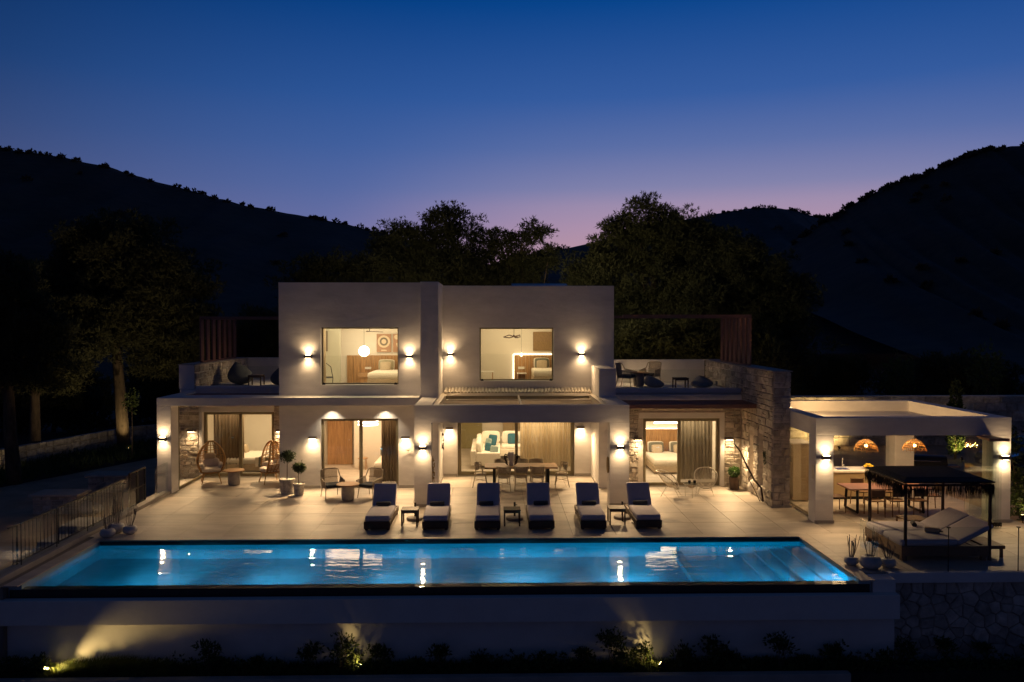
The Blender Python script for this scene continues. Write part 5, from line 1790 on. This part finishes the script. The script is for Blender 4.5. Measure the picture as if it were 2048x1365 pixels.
# verge between driveway and wall
struct(MB().add([(-34, 29.8, -.985), (-20.5, 32.3, -.985), (-16.9, 40.2, -.985), (-13.2, 47.5, -.985), (-13.5, 52, -.985), (-20, 46, -.985), (-22, 37.2, -.985), (-34, 32.5, -.985)], [tuple(range(8))]).build("verge", SOIL))


# ============================================================ PLANTS
def clumps(spots, m_per, r):
    P, D = [], []
    for s_ in spots:
        d = RNG.normal(0, 1, (m_per, 3))
        d /= np.linalg.norm(d, axis=1)[:, None]
        P.append(np.asarray(s_) + d * r * RNG.uniform(.2, 1, (m_per, 1)) * np.array([1.15, 1.15, .7]))
        D.append(d + np.array([0, 0, .5]))
    return np.concatenate(P), np.concatenate(D)


def pine(name, label, base, height, lobes, trunk_r, nclump, per=26, nb=4, leaf=.22, width=.011, rad=.55, m=PINE, lean=(0, 0), branches=10, seed=0, group="pines around the villa"):
    t = thing(name, label, "tree", base, 0, group)
    rs = random.Random(seed)
    top = Vector((lean[0], lean[1], height * .86))
    path = [(0, 0, -.2), (lean[0] * .15 + rs.uniform(-.15, .15), lean[1] * .15, height * .22), (lean[0] * .5, lean[1] * .5, height * .5), tuple(top)]
    MB().tube(path, [trunk_r * 1.15, trunk_r * .95, trunk_r * .7, trunk_r * .25], 10).build("trunk", BARK, t, smooth=True)
    br = MB()
    for k in range(branches):
        c, r_ = lobes[k % len(lobes)]
        z0 = height * rs.uniform(.3, .8)
        f_ = z0 / (height * .86)
        s0 = Vector((lean[0] * f_, lean[1] * f_, z0))
        e0_ = Vector((c[0] + rs.uniform(-.6, .6) * r_[0], c[1] + rs.uniform(-.6, .6) * r_[1], c[2] + rs.uniform(-.4, .5) * r_[2]))
        mid = (s0 + e0_) / 2 + Vector((rs.uniform(-.4, .4), rs.uniform(-.4, .4), -.2))
        br.tube([s0, mid, e0_], trunk_r * .28, 6, r1=.03)
        for q in range(3):
            br.tube([mid, (mid + e0_) / 2 + Vector((rs.uniform(-.7, .7), rs.uniform(-.7, .7), rs.uniform(-.2, .6)))], .035, 4, r1=.012)
    br.build("limbs", BARK, t)
    C, _ = lobes_points(lobes, nclump, .55, .22)
    P, D = clumps(C, per, rad)
    blades("crown", P, D, nb, leaf, width, m, t, spread=.75)
    return t


# behind the villa
pine("pine_tree", "ragged pine behind the fin wall, west of the gap in the trees", (-2.6, 48, 0), 12.5,
     [((-2.7, 0, 10.6), (2.2, 1.8, 1.2)), ((-.4, 0, 11.6), (1.5, 1.5, 1.15)), ((1.2, .4, 10.8), (1.7, 1.6, 1.3)), ((-1.0, 0, 9.6), (2.8, 2.2, .9)), ((2.0, 0, 9.2), (1.6, 1.5, .8))], .28, 300, 32, 5, 0.22, .023, .5, seed=1)
pine("pine_tree", "small open pine beside the gap in the trees", (1.6, 47, 0), 11.8,
     [((-1.0, 0, 10.4), (1.0, 1.0, .8)), ((.6, 0, 10.9), (1.1, 1.0, .75)), ((1.2, 0, 9.6), (1.0, 1.0, .8)), ((-.3, 0, 9.4), (1.3, 1.1, .7)), ((.2, 0, 8.4), (1.2, 1.2, .6))], .2, 120, 32, 5, 0.22, .023, .42, seed=2)
pine("broad_pine", "broad dark pine low behind the west roof", (-6.5, 47, 0), 10.5,
     [((-3.2, 0, 8.3), (2.6, 2.2, 1.7)), ((.2, 0, 8.6), (2.6, 2.0, 1.6)), ((3.5, 0, 8.2), (2.8, 2.0, 1.5)), ((6.5, .5, 7.6), (3, 2.0, 1.6)), ((0, 0, 6.2), (6, 2.5, 2.0))], .35, 520, 38, 5, 0.26, .023, .62, PINE2, seed=3)
pine("broad_pine", "tall dense pine behind the east roof, highest of the trees", (9.2, 46, 0), 13.0,
     [((-.8, 0, 11.6), (1.6, 1.6, 1.5)), ((-2.3, 0, 9.8), (1.6, 1.6, 1.6)), ((1.3, 0, 10.6), (2.4, 2.0, 1.5)), ((-3.9, 0, 8.4), (1.6, 1.5, 1.4)), ((3.6, 0, 9.4), (2.4, 2.0, 1.8)), ((0, -.5, 8.0), (4.0, 2.2, 2.2)), ((-2.5, 0, 6.0), (2.8, 2, 1.8)), ((2.8, -.5, 6.2), (3.2, 2, 2.0))], .38, 900, 41, 5, 0.24, .023, .58, seed=4)
pine("broad_pine", "wide pine at the east end of the tree group behind the stone wing", (14.0, 44, 0), 10.5,
     [((-.2, 0, 8.6), (2.4, 2.0, 1.6)), ((1.6, 0, 6.9), (2.1, 2.0, 1.6)), ((-2.4, 0, 7.2), (2.4, 2.0, 1.8)), ((.4, -.6, 5.0), (3.2, 2.2, 1.8)), ((-4, -.5, 4.6), (2.8, 2, 1.8)), ((-1, -1, 2.9), (4.2, 2, 1.6))], .34, 800, 41, 5, 0.24, .023, .58, seed=5)
pine("broad_pine", "low leafy tree behind the east roof terrace", (9.5, 40.5, 0), 6.6,
     [((-2.2, 0, 4.4), (2.2, 1.6, 1.5)), ((1.2, 0, 4.6), (2.4, 1.6, 1.5)), ((3.8, 0, 4.0), (1.8, 1.5, 1.4))], .22, 330, 41, 5, 0.22, .023, .5, PINE, seed=6)
# west side
pine("broad_pine", "huge round crowned pine behind the driveway with a lit trunk", (-19.9, 43.0, -1), 13.5,
     [((-.2, 0, 10.4), (3.0, 2.8, 2.2)), ((2.3, 0, 8.8), (2.4, 2.4, 2.0)), ((-2.9, 0, 8.6), (2.4, 2.4, 2.0)), ((3.3, -.4, 6.3), (1.8, 1.9, 1.5)), ((0, -.8, 7.2), (3.2, 2.0, 2.0)), ((-3.6, 0, 6.2), (2.0, 2.0, 1.6)), ((2.3, 0, 4.8), (1.6, 1.6, 1.0))], .30, 900, 41, 5, 0.26, .023, .62, PINE2, lean=(-.9, 0), seed=7)
pine("broad_pine", "near pine at the driveway edge with a bare leaning trunk", (-20.1, 33.6, -1), 10.2,
     [((-1.0, 0, 8.6), (1.8, 1.6, 1.0)), ((-.3, 0, 7.0), (2.0, 1.7, 1.2)), ((.9, 0, 6.3), (1.3, 1.3, .9)), ((-2.4, 0, 6.3), (1.8, 1.6, 1.2)), ((1.3, 0, 4.9), (1.3, 1.3, .8)), ((-1.4, 0, 4.8), (1.8, 1.5, .9))], .26, 420, 41, 5, 0.20, .023, .5, PINE2, lean=(-.5, 0), seed=8)
pine("broad_pine", "pine between the lit trunk and the near driveway pine", (-22.3, 39.0, -1), 9.5,
     [((0, 0, 7.2), (2.2, 1.8, 1.4)), ((1.8, 0, 5.6), (1.8, 1.5, 1.2)), ((-1.6, 0, 5.4), (1.9, 1.5, 1.2)), ((.5, 0, 4.2), (2.2, 1.5, 1.0))], .24, 380, 41, 5, 0.22, .023, .52, PINE2, seed=9)
pine("broad_pine", "dark tree beyond the porch roof at the driveway end", (-14.8, 50, -1), 8.5,
     [((0, 0, 6.0), (2.6, 2, 1.8)), ((2.4, 0, 4.6), (2.2, 1.8, 1.6)), ((-2.2, 0, 4.4), (2.2, 1.8, 1.6))], .25, 360, 26, 4, .3, .017, .6, PINE2, seed=10)
for x, y, w_, h_, lb in ((-27.5, 50, 4.0, 3.6, "dark evergreen thicket behind the near driveway pine"), (-21.5, 55, 4.2, 4.2, "dark evergreen thicket behind the lit pine trunk"), (-15.5, 57, 4.0, 4.4, "dark evergreen thicket behind the porch corner"), (-33, 46, 4.0, 4.0, "dark evergreen thicket at the west end of the field wall"),
                         (20.5, 52, 4.5, 3.8, "dark evergreen thicket beyond the west end of the pavilion roof"), (29, 50, 5.0, 3.6, "dark evergreen thicket beyond the east end of the pavilion roof")):
    pine("evergreen_thicket", lb, (x, y, -1 if x < 0 else 0), h_ + 1, [((-w_ * .45, 0, h_ * .45), (w_ * .5, 1.6, h_ * .5)), ((w_ * .45, 0, h_ * .5), (w_ * .5, 1.6, h_ * .52)), ((0, -.3, h_ * .62), (w_ * .45, 1.6, h_ * .42))], .12, 260, 26, 5, .30, .035, .6, PINE2, branches=5, seed=int(x * 3) % 97, group="evergreen thickets around the yard")
# slender young tree by the lit trunk
t = thing("young_tree", "thin staked young tree beside the lit pine trunk", "tree", (-17.9, 39.5, -1))
MB().tube([(0, 0, 0), (.02, 0, 1.6), (0, .03, 3.3)], .025, 6, r1=.012).build("trunk", BARK, t)
P, D = lobes_points([((0, 0, 2.9), (.35, .35, .6))], 160, .8, .3)
blades("crown", P, D, 3, .12, .03, GARDEN, t)
for (x, y, h, lb) in ((24.0, 47, 4.0, "small young tree beyond the pavilion roof at its west end"), (26.6, 42.5, 4.6, "small young tree beyond the east end of the pavilion roof")):
    t = thing("young_tree", lb, "tree", (x, y, 0), 0, "young trees beyond the pavilion")
    MB().tube([(0, 0, 0), (.02, 0, h * .5), (0, .03, h * .9)], .05, 6, r1=.015).build("trunk", BARK, t)
    P, D = lobes_points([((0, 0, h * .66), (.85, .85, h * .33))], 420, .8, .25)
    blades("crown", P, D, 4, .22, .03, GARDEN, t, spread=.6)


def spike(label, loc, power, target, col=(1, .68, .24), parent_name="garden_spotlight", angle=100, emit_on=True):
    t = thing(parent_name, label, "garden light", loc, 0, "garden spotlights")
    d = (Vector(target) - Vector(loc)).normalized()
    MB().tube([(0, 0, -.05), (0, 0, .10)], .012, 6).build("stake", BLACK, t)
    c = Vector((0, 0, .13))
    MB().tube([c - d * .07, c + d * .06], .045, 12).build("housing", BLACK, t)
    MB().tube([c + d * .0605, c + d * .064], .040, 12).build("lens", emit("spot_lens", (1, .72, .3), 22), t)
    light('SPOT', "beam", tuple(c + d * .09), power, col, t, target=tuple(c + d * 3), angle=angle, blend=1.0, size=.03)
    return t


spike("garden spotlight at the foot of the lit pine trunk", (-19.15, 41.9, -.98), 120, (-20.2, 43.2, 1.6), (1, .74, .34), angle=64)
spike("garden spotlight in the bed near the driveway corner", (-9.72, 17.12, -1.84), 190, (-5.6, 17.52, -1.32), angle=84)
spike("garden spotlight in the bed below the middle of the pool", (-2.88, 17.12, -1.86), 20, (-3.7, 17.54, -1.25), angle=100)
spike("garden spotlight in the bed below the east half of the pool", (3.64, 17.12, -1.86), 18, (2.7, 17.54, -1.3), angle=100)
spike("garden spotlight at the foot of the cypress behind the pavilion", (19.30, 32.45, 0), 130, (19.4, 33.1, .75), (1, .80, .25), angle=84)
spike("garden spotlight under the shrub beside the pavilion post", (15.18, 22.5, 0), 9, (15.3, 23.0, 1.2), (1, .78, .35))
spike("added garden spotlight under the low trees behind the east roof", (7.5, 34.5, 0), 220, (9.2, 43, 7), (1, .66, .22), angle=130)  # this and the next two: unseen lamps added to light the trees
spike("added garden spotlight under the wide pine behind the stone wing", (15.5, 35.5, 0), 420, (13.0, 44.5, 6), (1, .66, .24), angle=130)  # added, out of sight, to lift the wide pine
spike("added garden spotlight behind the west roof under the broad pine", (-4.5, 37.5, 0), 200, (-4, 47, 8.5), (1, .68, .26), angle=130)  # added behind the house as light for the broad pine
spike("added garden spotlight on the verge under the near driveway pine", (-13.2, 34.0, -.98), 900, (-20.8, 40, 6.5), (1, .74, .42), angle=84)  # unseen lamp added to brighten the driveway pines
spike("garden spotlight low against the field wall", (-21.6, 36.3, -.98), 4, (-22.3, 36.8, -.5), (1, .72, .3), angle=120)

for loc, pw, tg, lb in (((1.5, 35.85, 7.22), 1300, (10.5, 46, 8.3), "added unseen floodlight on the east roof facing the tall pines"), ((-5.0, 35.25, 7.23), 700, (-2.5, 48, 9.6), "added unseen floodlight on the west roof facing the ragged pine")):  # added behind the parapets to light the tree crowns
    t = thing("added_roof_floodlight", lb, "floodlight", loc, 0, "added floodlights on the roofs")
    MB().box(-.12, .12, -.05, .03, -.09, .06).build("housing", BLACK, t)
    MB().box(-.10, .10, .031, .036, -.06, .05).build("lens", LENS, t)
    light('SPOT', "flood", (0, .08, 0), pw, (1, .82, .50), t, target=tuple(Vector(tg) - Vector(loc)), angle=105, blend=1, size=.25)
t = thing("cypress", "narrow cypress lit yellow from below behind the pavilion", "tree", (19.4, 33.1, 0))
MB().tube([(0, 0, 0), (0, 0, 2.6)], .05, 6, r1=.015).build("trunk", BARK, t)
P, D = lobes_points([((0, 0, .8), (.32, .32, .7)), ((0, 0, 1.7), (.34, .34, .8)), ((0, 0, 2.6), (.22, .22, .7))], 900, .5, .15)
blades("foliage", P, D + np.array([0, 0, .6]), 3, .14, .03, GARDEN, t, spread=.5)
tw = thing("yard_wall", "dark stone wall behind the cypress and the parked car", "wall")
MB().box(12, 34, 37.0, 37.4, -.03, 2.3).build("core", MORTAR, tw)
stone_face(tw, (12, 37.0, -.03), (1, 0, 0), (0, -1, 0), 22, 2.3, cw=(.5, 1.1), ch=(.3, .5), depth=.09, seed=44)
rebase(tw, (23, 37.2, 0))
sb_ = thing("flowering_shrub", "leafy shrub lit from below beside the pavilion post", "shrub", (15.35, 22.9, 0))
P, D = lobes_points([((0, 0, .5), (.38, .5, .5)), ((.1, .2, 1.1), (.25, .4, .4)), ((0, .6, 2.1), (.4, .5, .6))], 700, .8, .25)
blades("foliage", P, D, 3, .11, .03, GARDEN, sb_)
MB().tube([(0, 0, 0), (.05, .2, 1.0), (0, .6, 2.2)], .02, 6, r1=.01).build("stem", BARK, sb_)

# barbecue and car behind the pavilion
bq = thing("barbecue", "black barrel barbecue with a lid beyond the pavilion", "barbecue", (15.35, 28.2, -.03), R(-18))
vs = [(-.75, .30 * math.cos(a), .72 + .30 * math.sin(a)) for a in np.linspace(0, math.pi, 11)]
MB().prism(vs, (1.5, 0, 0)).build("lid", BLACK, bq)
MB().box(-.73, .73, -.28, .28, .48, .715).build("fire_box", BLACK, bq)
MB().tube([(-.5, -.30, .86), (-.5, -.36, .86), (.5, -.36, .86), (.5, -.30, .86)], .014, 6).build("lid_handle", STEEL, bq)
for sx in (-1, 1):
    MB().box(sx * .6 - .03, sx * .6 + .03, -.25, -.19, 0, .478).box(sx * .6 - .03, sx * .6 + .03, .19, .25, 0, .478).build("leg_pair", BLACK, bq)
MB().box(.78, 1.15, -.25, .25, .66, .70).build("side_shelf", DTEAK, bq)

car = thing("parked_car", "dark car parked in the yard at the edge of the picture", "car", (20.6, 29.4, -.03), 0)
prof = [(-2.1, .35), (-2.15, .62), (-2.05, .80), (-1.25, .95), (-.55, 1.42), (.75, 1.46), (1.55, 1.02), (2.1, .92), (2.18, .6), (2.1, .33)]
MB().prism([(x, -.85, z) for x, z in prof], (0, 1.7, 0)).build("body", CARPAINT, car, bevel=.06)
MB().prism([(-1.12, -.862, .99), (-.52, -.862, 1.36), (.70, -.862, 1.39), (1.38, -.862, 1.02)], (0, .01, 0)).build("side_window", GLASS, car)
for x in (-1.35, 1.35):
    for y in (-.86, .66):
        wv = MB()
        wv.tube([(x, y, .34), (x, y + .21, .34)], .34, 22)
        ty = wv.build("tyre", RUBBER, car)
        rim = MB().tube([(x + .21 * math.cos(a), y - .008, .34 + .21 * math.sin(a)) for a in np.linspace(0, 6.283, 25)[:-1]], .018, 6, closed=True)
        for k in range(5):
            a = k * 1.2566
            rim.obox((x + .11 * math.cos(a), y - .01, .34 + .11 * math.sin(a)), (.20, .02, .045), ry=-a)
        rim.build("alloy_rim", STEEL, car)
MB().box(-2.16, -2.08, -.75, -.45, .60, .74).build("headlight", GLASS, car)
MB().box(-2.16, -2.08, .45, .75, .60, .74).build("headlight", GLASS, car)

# planting bed in front of the pool wall: grass, then each shrub
P = np.stack([RNG.uniform(-11.2, 8.2, 5200), 16.92 + RNG.uniform(0, 1, 5200) ** .8 * .58, np.full(5200, -1.88)], 1)
g_ = blades("bed_grass", P, np.tile((0, 0, 1.0), (len(P), 1)), 3, .20, .007, GRASS, spread=.35)
struct(g_, "rough grass filling the planting bed below the pool", "stuff")
P = np.stack([RNG.uniform(-9.4, -7.0, 2200), 16.95 + RNG.uniform(0, .45, 2200), np.full(2200, -1.88)], 1)
P[:, 2] += .10 * np.exp(-((P[:, 0] + 8.3) / .8) ** 2)
g_ = blades("tall_grass_tuft", P, np.tile((.4, 0, 1.0), (len(P), 1)), 3, .26, .007, GRASS, spread=.35)
struct(g_, "bright grass mound beside the spotlight near the driveway corner", "stuff")
spots = [(-10.9, .35), (-10.2, .42), (-9.95, .5), (-8.9, .22), (-7.6, .28), (-6.3, .7), (-6.0, .4), (-5.2, .55), (-4.6, .45), (-3.95, .5), (-3.35, .85), (-3.1, .6), (-2.45, .55), (-1.9, .4), (-1.1, .62), (-.3, .5),
         (.5, .45), (1.2, .55), (1.9, .6), (2.5, .78), (2.9, .55), (3.3, .45), (4.0, .6), (4.7, .65), (5.4, .55), (6.1, .7), (6.9, .5), (7.6, .6), (8.3, .55), (9.2, .5), (10.3, .4), (11.2, .5), (12.3, .4)]
zone = lambda x: "below the driveway corner" if x < -9 else "left of the long light patch" if x < -7 else "below the west part of the pool" if x < -4 else "around the middle spotlight" if x < -1.5 else "below the middle of the pool" if x < 1.5 else "around the east spotlight" if x < 4.5 else "below the east end of the pool" if x < 8.6 else "in front of the rubble wall"
seen = {}
for k, (x, h) in enumerate(spots):
    h *= random.uniform(.6, 1.25)
    x += random.uniform(-.2, .2)
    z_ = zone(x)
    seen[z_] = seen.get(z_, 0) + 1
    nth = ("first", "second", "third", "fourth", "fifth", "sixth", "seventh", "eighth")[seen[z_] - 1]
    y = 17.02 + (.30 if k % 3 == 0 else .08 * (k % 4)) + (0 if x < 8.6 else .35)
    t = thing("garden_shrub", f"{nth} shrub from the left {z_}", "shrub", (x, y, -1.89), 0, "shrubs in the planting bed")
    st_ = MB()
    for q in range(6):
        a = q * 1.05 + k
        st_.tube([(0, 0, 0), (.10 * math.cos(a), .10 * math.sin(a), h * .5), (.22 * h * math.cos(a), .16 * math.sin(a), h * .95)], .008, 4, r1=.003)
    st_.build("stems", BARK, t)
    lob = [((.14 * h * math.cos(q * 1.05 + k), .12 * math.sin(q * 1.05 + k), h * (.55 + .07 * q)), (.16 + .1 * h, .14, .20 * h)) for q in range(5)]
    P, D = lobes_points(lob, int(170 * (0.5 + h)), .9, .3)
    blades("leaves", P, D + np.array([0, 0, .4]), 2, .085, .018, GARDEN, t, spread=.6)
P = np.stack([RNG.uniform(-11.3, 15, 2600), 16.95 + RNG.uniform(0, .5, 2600), np.full(2600, -1.86)], 1)
P[:, 2] += RNG.uniform(0, 1, 2600) ** 2 * (.18 + .16 * np.sin(P[:, 0] * 1.7) + .10 * np.sin(P[:, 0] * 4.3 + 1))
g_ = blades("bed_ground_cover", P, np.tile((0, -.2, .8), (len(P), 1)), 4, .09, .022, GARDEN, spread=.7)
struct(g_, "low leafy ground cover spreading through the planting bed", "stuff")
# ground cover on the verge under the pines
P = np.stack([RNG.uniform(-34, -14, 9000), RNG.uniform(30, 50, 9000), np.full(9000, -.98)], 1)
ok = []
for p in P:
    xl = np.interp(p[1], [30, 32.3, 40.2, 47.5], [-34, -20.5, -16.9, -13.2])
    if p[0] < xl - .1 and p[0] > xl - 4.5:
        ok.append(p)
g_ = blades("verge_undergrowth", np.array(ok), np.tile((0, 0, 1.0), (len(ok), 1)), 5, .42, .02, GARDEN, spread=.55)
struct(g_, "low undergrowth on the verge between the driveway and field wall", "stuff")
